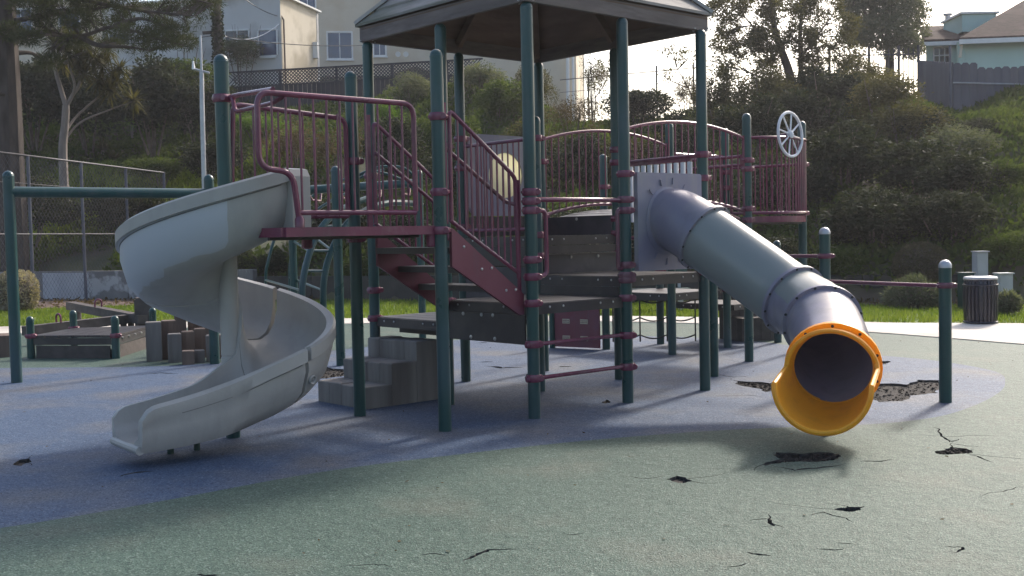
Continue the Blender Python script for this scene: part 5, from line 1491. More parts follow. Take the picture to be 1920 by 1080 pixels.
# clipped round bush, juniper, flowering ball
def dense_bush(px, py, w, h, Y, mat, L, Wd, n, label, name, cat='bush', lump=0.0):
    c = at(px, py, Y); sc = Y / FPX; rx, rz = w * sc / 2, h * sc / 2; rng = np.random.default_rng(int(px))
    t = thing(name, (c.x, c.y, max(0, hill(c.x, c.y))), label, cat)
    d = rng.normal(size=(n, 3)); d /= np.linalg.norm(d, axis=1)[:, None]
    lum = 1 + lump * noise3(d, 3.0, px)
    p = d * (np.array([rx, rx, rz])) * (lum * rng.uniform(0.82, 1.0, n) ** 0.6)[:, None]
    p = p[p[:, 2] + c.z > 0.02]; dd = d[:len(p)]
    dd = p / np.linalg.norm(p, axis=1)[:, None]
    me = leaf_mesh('foliage', p, dd, L, Wd, M[mat], rng, droop=0)
    put('foliage', me, t, c)
    mb = MB(); gz = max(0, hill(c.x, c.y))
    for k in range(5):
        a = k * 1.26; mb.tube([Vector((c.x, c.y, gz - 0.05)), Vector((c.x + 0.4 * rx * math.cos(a), c.y + 0.4 * rx * math.sin(a), c.z))], [0.03, 0.015], 6)
    mb.build('stems', M['stem'], t)
    core = MB().lathe((c.x, c.y, c.z), [(rx * 0.8 * math.cos(a), rz * 0.8 * math.sin(a)) for a in (-1.3, -0.8, -0.3, 0.2, 0.7, 1.2, 1.5)], 16); core.build('inner_twigs', M['stem'], t)
    return t
dense_bush(1727, 497, 102, 84, 22.2, 'leaf_trim', 0.05, 0.03, 9000, 'clipped dome-shaped bush behind the right chin-up post', 'clipped_bush')
dense_bush(1716, 553, 92, 60, 20.6, 'leaf_grey', 0.12, 0.02, 5000, 'pale feathery low juniper in front of the clipped dome bush', 'juniper', lump=0.25)
dense_bush(30, 548, 82, 82, 25.5, 'leaf_pink', 0.06, 0.045, 5000, 'pale flowering ball shrub behind the left overhead bar post', 'flowering_shrub', lump=0.12)
dense_bush(1888, 568, 40, 34, 18.6, 'leaf_grey', 0.10, 0.02, 1500, 'small pale juniper right of the trash can', 'juniper', lump=0.2)

# ---- trees
def branchy(t, segs, mat):
    """segs: list of (points, radii) -> one limb mesh each"""
    for k, (P_, R_) in enumerate(segs):
        MB().tube(P_, R_, 9 if R_[0] > 0.05 else 6).build('trunk' if k == 0 else 'limb', M[mat], t)
def limb(a, b, rr, bend=0.15, n=5):
    P_ = []; d = (b - a); 
    off = Vector((rr.uniform(-1, 1), rr.uniform(-1, 1), rr.uniform(-0.2, 1))) * d.length * bend
    for k in range(n + 1):
        s = k / n; P_.append(a + d * s + off * math.sin(math.pi * s))
    return P_
def sparse_tree(base_px, Y, forks, clumps, kind, label, name, nleaf, r0, leafL=0.11, leafW=0.055, bark='bark', gap=-0.15, rad=(1, 1, 1)):
    rr = random.Random(int(base_px[0])); rng = np.random.default_rng(int(base_px[0]))
    b = at(*base_px, Y); gz = hill(b.x, b.y)
    t = thing(name, (b.x, b.y, gz), label, 'tree')
    segs = []
    for f in forks:
        P_ = [at(x, y, Y + dy) for x, y, dy in f[0]]
        if f is forks[0]: P_[0].z = gz - 0.1
        P_ = catmull(P_, 4); n = len(P_)
        segs.append((P_, [f[1] + (f[2] - f[1]) * k / (n - 1) for k in range(n)]))
    tips = [(p, r[k]) for P_, r in segs for k, p in enumerate(P_)]
    blobs = []
    for (x, y, w, h) in clumps:
        c = at(x, y, Y + rr.uniform(-1.2, 1.2)); sc = Y / FPX
        blobs.append((tuple(c), (w * sc / 2, w * sc / 2, h * sc / 2)))
        q = min(tips, key=lambda z: (z[0] - c).length)
        segs.append((limb(q[0], c, rr), [min(q[1] * 0.6, 0.05), 0.035, 0.025, 0.018, 0.012, 0.006]))
        for _ in range(3):
            e = c + Vector((rr.uniform(-1, 1) * w, rr.uniform(-1, 1) * w, rr.uniform(-1, 1) * h)) * (sc * 0.45)
            segs.append((limb(segs[-1][0][3] if _ == 0 else c, e, rr), [0.016, 0.014, 0.011, 0.009, 0.006, 0.003]))
    branchy(t, segs, bark)
    p, d = blob_points(blobs, nleaf, rng, gap=gap, nscale=2.6)
    me = leaf_mesh('crown', p - np.array([b.x, b.y, gz]), d, leafL, leafW, M[KIND[kind][0]], rng)
    o = link(bpy.data.objects.new('crown', me)); o.parent = t; ORG[o.name] = ORG[t.name].copy()
    return t
sparse_tree((1497, 235), 39, [([(1497, 235, 0), (1490, 180, 0), (1478, 130, 0), (1462, 85, 0), (1450, 40, 0), (1445, -20, 0)], 0.20, 0.07), ([(1492, 190, 0), (1502, 130, 0.1), (1500, 70, 0.2), (1505, 10, 0.3)], 0.12, 0.05), ([(1470, 105, 0), (1430, 70, -0.3), (1395, 30, -0.5)], 0.07, 0.02), ([(1500, 110, 0), (1530, 70, 0.3), (1560, 30, 0.5)], 0.06, 0.02), ([(1485, 160, 0), (1440, 150, -0.3), (1390, 130, -0.5)], 0.06, 0.02)],
            [(1370, 10, 90, 60), (1420, 45, 90, 60), (1440, 80, 80, 50), (1470, 30, 80, 60), (1515, 40, 90, 60), (1545, 15, 80, 60), (1420, 5, 90, 50), (1400, 90, 70, 40), (1385, 130, 90, 40), (1450, 125, 60, 40), (1510, 95, 60, 45), (1490, 0, 90, 50), (1365, 50, 60, 35), (1540, 65, 60, 30), (1350, 120, 50, 40), (1460, 160, 90, 40), (1540, 150, 80, 50), (1580, 50, 80, 50), (1575, 100, 90, 50), (1600, 130, 90, 50), (1350, 20, 60, 50), (1400, 65, 80, 40), (1560, 125, 80, 40), (1520, 125, 70, 40), (1430, 105, 80, 40), (1360, 80, 60, 40), (1500, 65, 60, 40)],
            'olive', 'open-crowned tree with two stems standing against the bright sky', 'broadleaf_tree', 30000, 0.2, leafL=0.10, leafW=0.055)
sparse_tree((1668, 170), 46, [([(1668, 175, 0), (1668, 100, 0), (1664, 50, 0), (1660, -10, 0)], 0.22, 0.08), ([(1666, 90, 0), (1700, 50, 0.2), (1715, 10, 0.3)], 0.1, 0.03), ([(1665, 80, 0), (1630, 40, -0.2), (1615, 5, -0.3)], 0.1, 0.03)],
            [(1625, 20, 110, 80), (1670, 10, 110, 90), (1700, 35, 90, 90), (1715, 75, 60, 70), (1650, 60, 120, 60), (1610, 60, 70, 50), (1690, 85, 80, 50), (1600, 5, 60, 60), (1640, -30, 120, 70), (1700, -20, 90, 70)],
            'grey', 'dense grey-green tree between the sparse tree and the turquoise house', 'broadleaf_tree', 26000, 0.2, leafL=0.13, leafW=0.07, gap=0.2)
sparse_tree((1305, 225), 43, [([(1305, 225, 0), (1300, 190, 0), (1285, 155, 0), (1270, 130, 0)], 0.045, 0.012), ([(1300, 190, 0), (1318, 150, 0), (1312, 110, 0)], 0.03, 0.008), ([(1290, 165, 0), (1255, 150, 0), (1240, 140, 0)], 0.025, 0.008)],
            [(1262, 95, 50, 22), (1290, 110, 50, 30), (1315, 125, 30, 40), (1250, 140, 30, 24), (1300, 160, 50, 40)], 'olive', 'thin sapling with few leaves against the white sky', 'sapling', 420, 0.05, leafL=0.12, leafW=0.06)
sparse_tree((1112, 225), 43, [([(1112, 225, 0), (1116, 180, 0), (1108, 140, 0)], 0.035, 0.01), ([(1115, 185, 0), (1135, 155, 0), (1142, 130, 0)], 0.025, 0.008)],
            [(1110, 120, 40, 30), (1140, 130, 30, 34), (1125, 165, 50, 36)], 'olive', 'small sapling with few leaves seen under the roof against the sky', 'sapling', 380, 0.05, leafL=0.11, leafW=0.055)
# pine at the far left
Yp = 32.0
b = at(22, 330, Yp); gz = hill(b.x, b.y); rr = random.Random(3); rng = np.random.default_rng(8)
t = thing('pine_tree', (b.x, b.y, gz), 'pine tree with thick brown trunk and spreading needle branches at the far left', 'tree')
P_ = [Vector((b.x, b.y, gz - 0.2)), at(22, 330, Yp), at(18, 200, Yp), at(14, 90, Yp), at(10, -20, Yp), at(8, -200, Yp)]
P_ = catmull(P_, 5); segs = [(P_, [0.40 - 0.17 * k / (len(P_) - 1) for k in range(len(P_))])]
PB = [[(25, 70, 0), (80, 62, -0.5), (150, 68, -1), (215, 50, -1.4), (290, 72, -1.6), (345, 85, -1.8)], [(22, 40, 0), (80, 30, -0.4), (150, 20, -0.8), (215, 12, -1)], [(22, 0, 0), (120, -5, -0.6), (230, 15, -1.2), (310, 25, -1.6), (365, 30, -1.8)], [(20, -40, 0), (160, -40, -1), (300, -15, -1.8), (400, 8, -2.2)],
      [(24, 100, 0), (60, 100, 0.4), (95, 120, 0.7)], [(150, 68, -1), (185, 85, -1.1), (240, 88, -1.3), (280, 95, -1.4)], [(215, 50, -1.4), (260, 35, -1.5), (300, 45, -1.6)], [(18, 180, 0), (0, 175, -0.4), (-40, 160, -0.6)], [(22, 60, 0), (-20, 40, -0.5), (-60, 30, -0.6)]]
for pb in PB:
    q = catmull([at(x, y, Yp + d) for x, y, d in pb], 4); segs.append((q, [0.085 - 0.07 * k / (len(q) - 1) for k in range(len(q))]))
branchy(t, segs, 'bark')
TU = [(60, 15, 80, 34), (110, 12, 80, 36), (150, 38, 70, 30), (95, 48, 80, 30), (200, 48, 70, 26), (255, 62, 70, 26), (300, 78, 66, 24), (345, 80, 46, 22), (330, 60, 50, 20), (240, 12, 60, 26), (290, 22, 60, 24), (345, 10, 70, 36), (375, 20, 50, 34), (390, -5, 60, 40), (170, 5, 70, 24), (50, 72, 50, 24), (140, 78, 50, 20), (210, 84, 50, 18), (265, 95, 46, 16), (310, 48, 44, 18), (60, -20, 120, 40), (200, -25, 120, 40), (20, 60, 50, 30), (175, 28, 50, 24), (95, 115, 44, 22), (280, 45, 40, 18), (365, 40, 40, 20), (230, 38, 50, 20)]
blobs = []
for (x, y, w, h) in TU:
    c = at(x, y, Yp - 0.9 + rr.uniform(-1.0, 0.7)); sc = Yp / FPX; blobs.append((tuple(c), (w * sc / 2, w * sc / 2, h * sc / 2)))
p, d = blob_points(blobs, 26000, rng, gap=0.05, nscale=3.2)
d[:, 2] += 0.5
me = leaf_mesh('needles', p - np.array([b.x, b.y, gz]), d, 0.19, 0.02, M['needle'], rng, droop=-0.1)
o = link(bpy.data.objects.new('needles', me)); o.parent = t; ORG[o.name] = ORG[t.name].copy()
tw = MB()
for k in range(0, len(p), 60):
    q = Vector(p[k]); s = min((z for P2, R2 in segs[1:] for z in P2), key=lambda z: (z - q).length)
    if (s - q).length < 1.6: tw.tube([s, s.lerp(q, 0.5) + Vector((0, 0, 0.05)), q], [0.014, 0.010, 0.005], 4)
tw.build('twigs', M['bark'], t)
# sword-leaved cabbage tree
def rosette(mb_pts, c, n, L, rng, up=0.25, wid=0.045):
    for k in range(n):
        d = rng.normal(size=3); d[2] = d[2] * 0.8 + up; d /= np.linalg.norm(d)
        s = np.cross(d, [0, 0, 1.0]); s /= np.linalg.norm(s) + 1e-6; l = L * rng.uniform(0.6, 1.1)
        a = np.array(c); m_ = a + d * l * 0.5; e = a + d * l + np.array([0, 0, -0.28 * l * max(0.0, 1 - abs(d[2]))])
        mb_pts.append((a - s * wid * 0.3, m_ - s * wid * 0.5, e, m_ + s * wid * 0.5, a + s * wid * 0.3))
def sword_mesh(parent, leaves, mat, name='leaves'):
    mb = MB()
    for q in leaves: mb.add([Vector(v) for v in q], [(0, 1, 3, 4), (1, 2, 3)])
    return mb.build(name, mat, parent, smooth=None)
Yc = 35.0; rng = np.random.default_rng(21)
b = at(122, 345, Yc); gz = hill(b.x, b.y)
t = thing('cabbage_tree', (b.x, b.y, gz), 'pale-trunked cabbage tree with tufts of sword leaves behind the wire fence', 'tree')
segs = []
for pts, r0, r1 in (([(122, 350, 0), (118, 290, 0), (122, 235, 0), (124, 198, 0)], 0.15, 0.11), ([(124, 200, 0), (112, 160, 0), (104, 130, 0), (103, 98, 0)], 0.08, 0.05), ([(122, 205, 0), (135, 180, 0.1), (148, 160, 0.2), (152, 125, 0.3)], 0.07, 0.045), ([(128, 195, 0), (140, 165, -0.1), (135, 140, -0.2), (128, 120, -0.2)], 0.05, 0.035), ([(122, 250, 0), (140, 222, 0.3), (175, 190, 0.5), (215, 160, 0.7)], 0.045, 0.025), ([(122, 262, 0), (150, 230, 0.3), (200, 208, 0.4), (250, 190, 0.5)], 0.04, 0.02), ([(120, 120, 0), (140, 105, 0), (165, 95, 0)], 0.05, 0.03)):
    q = [at(x, y, Yc + d) for x, y, d in pts]
    if r0 in (0.15,): q[0].z = gz - 0.1
    q = catmull(q, 4); segs.append((q, [r0 + (r1 - r0) * k / (len(q) - 1) for k in range(len(q))]))
branchy(t, segs, 'bark_pale')
lv = []
for (x, y, d, n) in ((103, 85, 0, 90), (128, 100, -0.2, 80), (152, 112, 0.3, 90), (165, 85, 0, 80), (190, 125, 0.2, 90), (215, 150, 0.7, 80), (250, 188, 0.5, 60), (185, 150, 0.4, 70), (140, 75, 0.1, 70), (225, 128, 0.4, 60), (120, 70, 0.3, 80), (175, 110, -0.2, 80), (205, 170, 0.2, 80), (160, 140, 0.0, 70), (115, 118, 0.4, 60), (200, 95, 0.5, 70)):
    rosette(lv, at(x, y, Yc + d), int(n * 1.3), 0.66, rng, wid=0.055)
sword_mesh(t, lv, M['leaf_olive'])
def yucca(px, py, Y, L, n, mat, label):
    Y = 26.0
    while Y < 48:
        c = at(px, py + L * 14, Y)
        if c.z < hill(c.x, c.y): break
        Y += 0.2
    c = at(px, py, Y); gz = hill(c.x, c.y); t = thing('sword_plant', (c.x, c.y, gz), label, 'plant', 'sword-leaved plants on the slope')
    MB().tube([Vector((c.x, c.y, gz - 0.1)), Vector((c.x, c.y, c.z + 0.02))], 0.06, 8).build('stem', M['bark_pale'], t)
    lv = []; rosette(lv, c, n, L, np.random.default_rng(int(px)), up=0.55); sword_mesh(t, lv, M[mat]); return t
yucca(193, 283, 34.5, 0.75, 110, 'leaf_olive', 'large dark sword-leaved plant below the cabbage tree')
yucca(68, 222, 38, 0.55, 80, 'leaf_bright', 'small bright green spiky plant between the pine and the cabbage tree')
yucca(247, 232, 38, 0.50, 80, 'leaf_bright', 'small bright green spiky plant on the grassy ledge before the hedge')
yucca(215, 300, 34.8, 0.6, 80, 'leaf_olive', 'drooping spiky plant just right of the large sword-leaved plant')
# ---- slope ground cover
rng = np.random.default_rng(77); n = 210000
X = rng.uniform(-26, 26, n); T = rng.uniform(0.1, 19, n) ** 1.0; Yv = 25.5 - 0.45 * np.clip(X, -16, 13) + T
keep = np.abs(X) < Yv * 0.50; X, Yv, T = X[keep], Yv[keep], T[keep]
Z = np.array([hill(x, y) for x, y in zip(X, Yv)])
pp = np.column_stack([X, Yv, Z + rng.uniform(-0.05, 0.16, len(X))])
cov = noise3(pp, 0.55, 2.0) > -0.55; pp = pp[cov]
me = leaf_mesh('ground_cover', pp, np.tile([0, -0.25, 0.8], (len(pp), 1)), 0.17, 0.085, M['leaf_mid'], rng, droop=-0.2)
tag(link(bpy.data.objects.new('ground_cover', me)), 'low green ground cover spreading over the whole hillside', 'ground cover', kind='stuff')
n = 60000; pxx = rng.uniform(0, 1920, n); 
Xg = rng.uniform(-19, -7.5, n); Yg = rng.uniform(34, 42, n); Zg = np.array([hill(x, y) for x, y in zip(Xg, Yg)])
k_ = noise3(np.column_stack([Xg, Yg, Zg]), 0.7, 5.0) > -0.2
o = blades('slope_grass', np.column_stack([Xg, Yg, Zg - 0.02])[k_], 0.12, 0.42, 0.03, M['grass'], lean=0.9); tag(o, 'longer grass on the upper left slope below the dark hedge', 'grass', kind='stuff')
Xg = rng.uniform(13.5, 19, 26000); Yg = rng.uniform(24, 38, 26000); Zg = np.array([hill(x, y) for x, y in zip(Xg, Yg)])
kr = Xg > 0.432 * Yg
o = blades('slope_grass', np.column_stack([Xg, Yg, Zg - 0.02])[kr], 0.08, 0.30, 0.03, M['slope_grass'], lean=0.9); tag(o, 'longer grass on the open slope at the right edge', 'grass', kind='stuff')
# bed litter
n = 9000; k = rng.integers(0, 59, n); tt = rng.uniform(0, 1, n); u = rng.uniform(0, 1, n)
LB = np.array([tuple(p) for p in bed_out]); A_ = LO[k] + (LO[k + 1] - LO[k]) * tt[:, None]; B_ = LB[k] + (LB[k + 1] - LB[k]) * tt[:, None]
P2 = A_ + (B_ - A_) * u[:, None]; P2 = P2[np.abs(P2[:, 0]) < P2[:, 1] * 0.5]
me = leaf_mesh('bed_litter', np.column_stack([P2, np.full(len(P2), 0.035)]), np.tile([0, 0, 0.3], (len(P2), 1)), 0.10, 0.05, M['leaf_brown'], rng, droop=0)
tag(link(bpy.data.objects.new('bed_litter', me)), 'brown bark chips and dry leaves on the planting bed', 'leaf litter', kind='stuff')

# ================================================================ fences, poles, buildings
M['fence_grey'] = pmat('fence_boards', (0.085, 0.088, 0.11), (0.12, 0.122, 0.145), 3, rough=0.85, bump=0.4, bscale=10, stretch=(1, 1, 0.15))
M['fence_black'] = pmat('fence_dark', (0.028, 0.026, 0.034), (0.042, 0.04, 0.05), 3, rough=0.8, bump=0.3, stretch=(1, 1, 0.15))
M['iron'] = pmat('fence_iron', (0.035, 0.035, 0.045), (0.05, 0.05, 0.06), 6, rough=0.6)
M['pole_blue'] = pmat('fence_pipe', (0.085, 0.09, 0.12), (0.12, 0.125, 0.15), 4, rough=0.5, metal=0.3)
# tall wire fence running away on the left
FA, FB = Vector((-12.0, 24.5, 0)), Vector((-10.75, 34.8, 0))
t = thing('wire_fence', FA.lerp(FB, 0.5), 'tall wire fence on blue-grey pipes running up to the slope at the left', 'fence')
FZ = 3.68
for k in range(5):
    p = FA.lerp(FB, (k + 0.05) / 4.05); gz = max(0.0, hill(p.x, p.y)) - 0.1
    MB().tube([Vector((p.x, p.y, gz)), Vector((p.x, p.y, FZ))], 0.040, 10).build('post', M['pole_blue'], t)
for z, r in ((FZ, 0.026), (1.78, 0.018), (3.0, 0.008)):
    MB().tube([FA + Vector((0, 0, z)), FB + Vector((0, 0, z))], r, 8).build('rail', M['iron'], t)
mb = MB(); L_ = (FB - FA).length; u_ = (FB - FA).normalized(); st_ = 0.17
k = -FZ
while k < L_:
    for sg in (1, -1):
        a0 = k if sg > 0 else k + FZ; z0, z1 = 0.1, FZ - 0.03
        xa, xb = (k + z0, k + z1) if sg > 0 else (k + FZ - z0, k + FZ - z1)
        za, zb = z0, z1
        def cut(x0, z0_, x1, z1_):
            pts = []
            for (x, z, xo, zo) in ((x0, z0_, x1, z1_), (x1, z1_, x0, z0_)):
                if x < 0: f_ = (0 - x) / (xo - x); x, z = 0, z + (zo - z) * f_
                if x > L_: f_ = (L_ - x) / (xo - x); x, z = L_, z + (zo - z) * f_
                pts.append((x, z))
            return pts
        if max(xa, xb) > 0 and min(xa, xb) < L_:
            (x0, z0_), (x1, z1_) = cut(xa, za, xb, zb)
            if abs(x1 - x0) > 0.02: mb.tube([FA + u_ * x0 + Vector((0, 0, z0_)), FA + u_ * x1 + Vector((0, 0, z1_))], 0.0035, 3, cap=False)
    k += st_
o = mb.build('wire_mesh', M['iron'], t, smooth=None); o['kind'] = 'stuff'
# grey metal mast
p = v0(at(383, 400, 28.0)); t = thing('metal_mast', p, 'slim grey metal mast with a short crossbar left of the slide post', 'mast')
MB().tube([p + Vector((0, 0, -0.05)), at(379, 200, 28), at(378, 134, 28)], [0.065, 0.06, 0.055], 12).build('pole', M['zinc'], t)
MB().tube([at(378, 134, 28), at(375.5, 66, 28)], 0.03, 10).build('upper_pole', M['zinc'], t)
MB().tube([at(362, 129, 28), at(393, 137, 28)], 0.03, 8).build('crossbar', M['zinc'], t)
MB().tube([at(363, 130, 28), at(362, 114, 28)], [0.05, 0.02], 8).build('sensor', M['white_plastic'], t)
# utility pole with ivy and wires
pu = at(409, 130, 47); gz = hill(pu.x, pu.y)
t = thing('utility_pole', (pu.x, pu.y, gz), 'brown wooden utility pole with ivy climbing its lower half', 'utility pole')
top_ = at(403, -160, 47)
MB().tube([Vector((pu.x, pu.y, gz - 0.1)), at(409, 100, 47), top_], [0.17, 0.16, 0.14], 12).build('pole', M['bark'], t)
rng = np.random.default_rng(5); n = 1400; zz = rng.uniform(gz, at(409, 22, 47).z, n); aa = rng.uniform(0, 6.28, n); r_ = rng.uniform(0.12, 0.20, n)
xl = pu.x + (zz - gz) * (top_.x - pu.x) / (top_.z - gz)
pp = np.column_stack([xl + r_ * np.cos(aa), pu.y + r_ * np.sin(aa), zz]); dd = np.column_stack([np.cos(aa), np.sin(aa), np.zeros(n)])
me = leaf_mesh('ivy', pp - np.array([pu.x, pu.y, gz]), dd, 0.14, 0.11, M['leaf_dark'], rng); o = link(bpy.data.objects.new('ivy', me)); o.parent = t; ORG[o.name] = ORG[t.name].copy()
MB().beam(at(380, 62, 47), at(404, 60, 47), 0.12, 0.12).build('bracket', M['bark'], t, smooth=None)
def sag(a, b, s, n=14): return [a.lerp(b, k / n) - Vector((0, 0, s * 4 * (k / n) * (1 - k / n))) for k in range(n + 1)]
for k, (a, b, s) in enumerate(((at(404, 66, 47), at(700, 84, 52), 0.2), (at(404, 66, 47), at(-60, 55, 50), 0.5), (at(408, 62, 47), at(523, 45, 50), 0.45), (at(455, -5, 49), at(520, 30, 50), 0.1))):
    MB().tube(sag(a, b, s), 0.018, 5).build('wire', M['chain'] if k != 2 else M['white_plastic'], t)
# dark lattice-topped fence
def fz(px, py): return at(px, py, 47)
a, b = at(418, 137, 47), at(905, 110, 48.5); 
t = thing('lattice_fence', (a.lerp(b, .5).x, a.lerp(b, .5).y, hill(a.lerp(b, .5).x, 47.5)), 'dark board fence with a lattice top below the houses', 'fence')
d = b - a; L_ = Vector((d.x, d.y, 0)).length; u_ = Vector((d.x, d.y, 0)).normalized(); zt = (a.z + b.z) / 2
def FP(x, z): return Vector((a.x, a.y, 0)) + u_ * x + Vector((0, 0, zt + (b.z - a.z) * (x / L_ - 0.5) + z))
nb = int(L_ / 0.19)
for k in range(nb):
    x = L_ * (k + 0.5) / nb
    MB().beam(FP(x, -0.63), FP(x, -2.4), L_ / nb - 0.008, 0.022, (0, 1, 0)).build('board', M['fence_black'], t, smooth=None)
for x in np.arange(0, L_ + 0.1, 2.35):
    MB().beam(FP(min(x, L_), 0.03), FP(min(x, L_), -2.6), 0.11, 0.10, (0, 1, 0)).build('post', M['fence_black'], t, smooth=None)
MB().beam(FP(0, 0.0), FP(L_, 0.0), 0.09, 0.06).build('top_rail', M['fence_black'], t, smooth=None); MB().beam(FP(0, -0.62), FP(L_, -0.62), 0.07, 0.06).build('mid_rail', M['fence_black'], t, smooth=None)
mb = MB(); x = -0.6
while x < L_:
    for s in (1, -1):
        x0, x1 = (x, x + 0.57) if s > 0 else (x + 0.57, x)
        if min(x0, x1) > 0 and max(x0, x1) < L_: mb.beam(FP(x0, -0.59) + Vector((0, 0.012 * s, 0)), FP(x1, -0.02) + Vector((0, 0.012 * s, 0)), 0.008, 0.042, (0, 0, 1))
    x += 0.145
o = mb.build('lattice', M['fence_black'], t, smooth=None); o['kind'] = 'stuff'
# grey picket fence, top right
Yf = 37.5
def picket(t, p, u, w, h, th, mat):
    n = Vector((u.y, -u.x, 0)); e = w * 0.25
    poly = [p - u * (w / 2), p + u * (w / 2), p + u * (w / 2) + Vector((0, 0, h - e)), p + u * (w / 2 - e) + Vector((0, 0, h)), p - u * (w / 2 - e) + Vector((0, 0, h)), p - u * (w / 2) + Vector((0, 0, h - e))]
    MB().slab(poly, n * th).build('picket', M[mat], t, smooth=None)
A_f, B_f = at(1787, 222, Yf), at(1990, 222, Yf - 0.3)
t = thing('board_fence', (A_f.x + 1, A_f.y, A_f.z), 'grey dog-eared board fence in front of the turquoise house', 'fence')
rr = random.Random(9); u_ = (v0(B_f) - v0(A_f)).normalized(); L_ = (v0(B_f) - v0(A_f)).length; npk = int(L_ / 0.262)
for k in range(npk):
    p = v0(A_f) + u_ * ((k + 0.5) * 0.262) + Vector((0, 0, 4.7)); ztop = at(1855, 127, Yf).z + (0.18 if k < 3 else 0.0)
    picket(t, p, u_, 0.254, ztop - 4.7 + rr.uniform(-0.015, 0.015), 0.03, 'fence_grey')
MB().tube([at(1787, 155, Yf - 0.12), at(1990, 160, Yf - 0.4)], 0.025, 8).build('pipe_rail', M['zinc'], t)
MB().tube([v0(at(1783, 200, Yf - 0.1)) + Vector((0, 0, 4.4)), at(1781, 86, Yf - 0.1)], 0.04, 10).build('corner_post', M['pole_blue'], t)
C_f = at(1722, 215, 40.5); t = thing('board_fence', (C_f.x, C_f.y, C_f.z), 'short receding run of grey board fence left of the corner pole', 'fence')
u_ = (v0(C_f) - v0(A_f)).normalized(); L_ = (v0(C_f) - v0(A_f)).length; npk = int(L_ / 0.2)
for k in range(npk):
    p = v0(A_f) + u_ * ((k + 0.5) * L_ / npk) + Vector((0, 0, 4.6)); z1 = at(1783, 116, Yf).z + (at(1722, 112, 40.5).z - at(1783, 116, Yf).z) * k / npk
    picket(t, p, u_, L_ / npk - 0.012, z1 - 4.6, 0.03, 'fence_grey')
# iron bar fence
Yi = 41.5; a, b = at(1555, 100, Yi), at(1722, 96, Yi); t = thing('iron_fence', v0(a.lerp(b, .5)) + Vector((0, 0, hill(a.lerp(b, .5).x, Yi))), 'tall iron bar fence between the trees and the board fence', 'fence')
n = 19
for k in range(n):
    p = a.lerp(b, k / (n - 1)); gz = hill(p.x, p.y) - 0.1
    r = 0.05 if k in (0, 8, 14, 18) else 0.016
    MB().tube([Vector((p.x, p.y, gz)), p + Vector((0, 0, 0.12 if r < 0.03 else 0.22))], r, 7).build('bar' if r < 0.03 else 'post', M['iron'], t)
for dz in (-0.1, -1.6): MB().beam(a + Vector((0, 0, dz)), b + Vector((0, 0, dz)), 0.035, 0.04).build('rail', M['iron'], t, smooth=None)
# thin wire fence on the skyline
a, b = at(1050, 150, 45), at(1335, 124, 45); t = thing('skyline_fence', v0(a.lerp(b, .5)) + Vector((0, 0, hill(5, 45))), 'thin post and wire fence on the skyline under the right roof eave', 'fence')
for x in (1103, 1163, 1231, 1300):
    u = (x - 1050) / 285; p = a.lerp(b, u); MB().tube([Vector((p.x, p.y, hill(p.x, p.y) - 0.1)), p + Vector((0, 0, 0.22))], 0.035, 8).build('post', M['iron'], t)
for dz in (0.0, -0.5, -1.0): MB().tube([a + Vector((0, 0, dz)), b + Vector((0, 0, dz))], 0.010 if dz else 0.018, 5).build('wire', M['iron'], t)

# ---- houses
M['stucco_grey'] = pmat('stucco_grey', (0.54, 0.535, 0.52), (0.58, 0.575, 0.56), 0.8, rough=0.9, bump=0.15, bscale=12, c3=(0.34, 0.335, 0.32), s3=0.5)
M['stucco_tan'] = pmat('stucco_tan', (0.60, 0.53, 0.41), (0.64, 0.57, 0.45), 0.7, rough=0.9, bump=0.15, bscale=12, c3=(0.42, 0.36, 0.26), s3=0.6)
M['stucco_beige'] = pmat('stucco_beige', (0.54, 0.48, 0.38), (0.58, 0.52, 0.415), 0.7, rough=0.9, bump=0.15, bscale=12, c3=(0.48, 0.40, 0.29), s3=0.4)
M['teal'] = pmat('teal_stucco', (0.42, 0.58, 0.52), (0.46, 0.62, 0.56), 1.0, rough=0.85, bump=0.1)
M['trim'] = pmat('white_trim', (0.68, 0.68, 0.66), (0.75, 0.75, 0.73), 3, rough=0.6)
M['shingle'] = pmat('brown_shingle', (0.050, 0.034, 0.030), (0.078, 0.054, 0.047), 5, rough=0.95, bump=0.5, bscale=9, spec=0.1, c3=(0.095, 0.066, 0.057), s3=1.0)
M['glass'] = pmat('window_glass', (0.035, 0.05, 0.10), (0.05, 0.07, 0.13), 0.8, rough=0.08, spec=0.8)
M['glass_dark'] = pmat('window_glass_dark', (0.02, 0.022, 0.03), (0.03, 0.03, 0.04), 0.8, rough=0.12, spec=0.6)
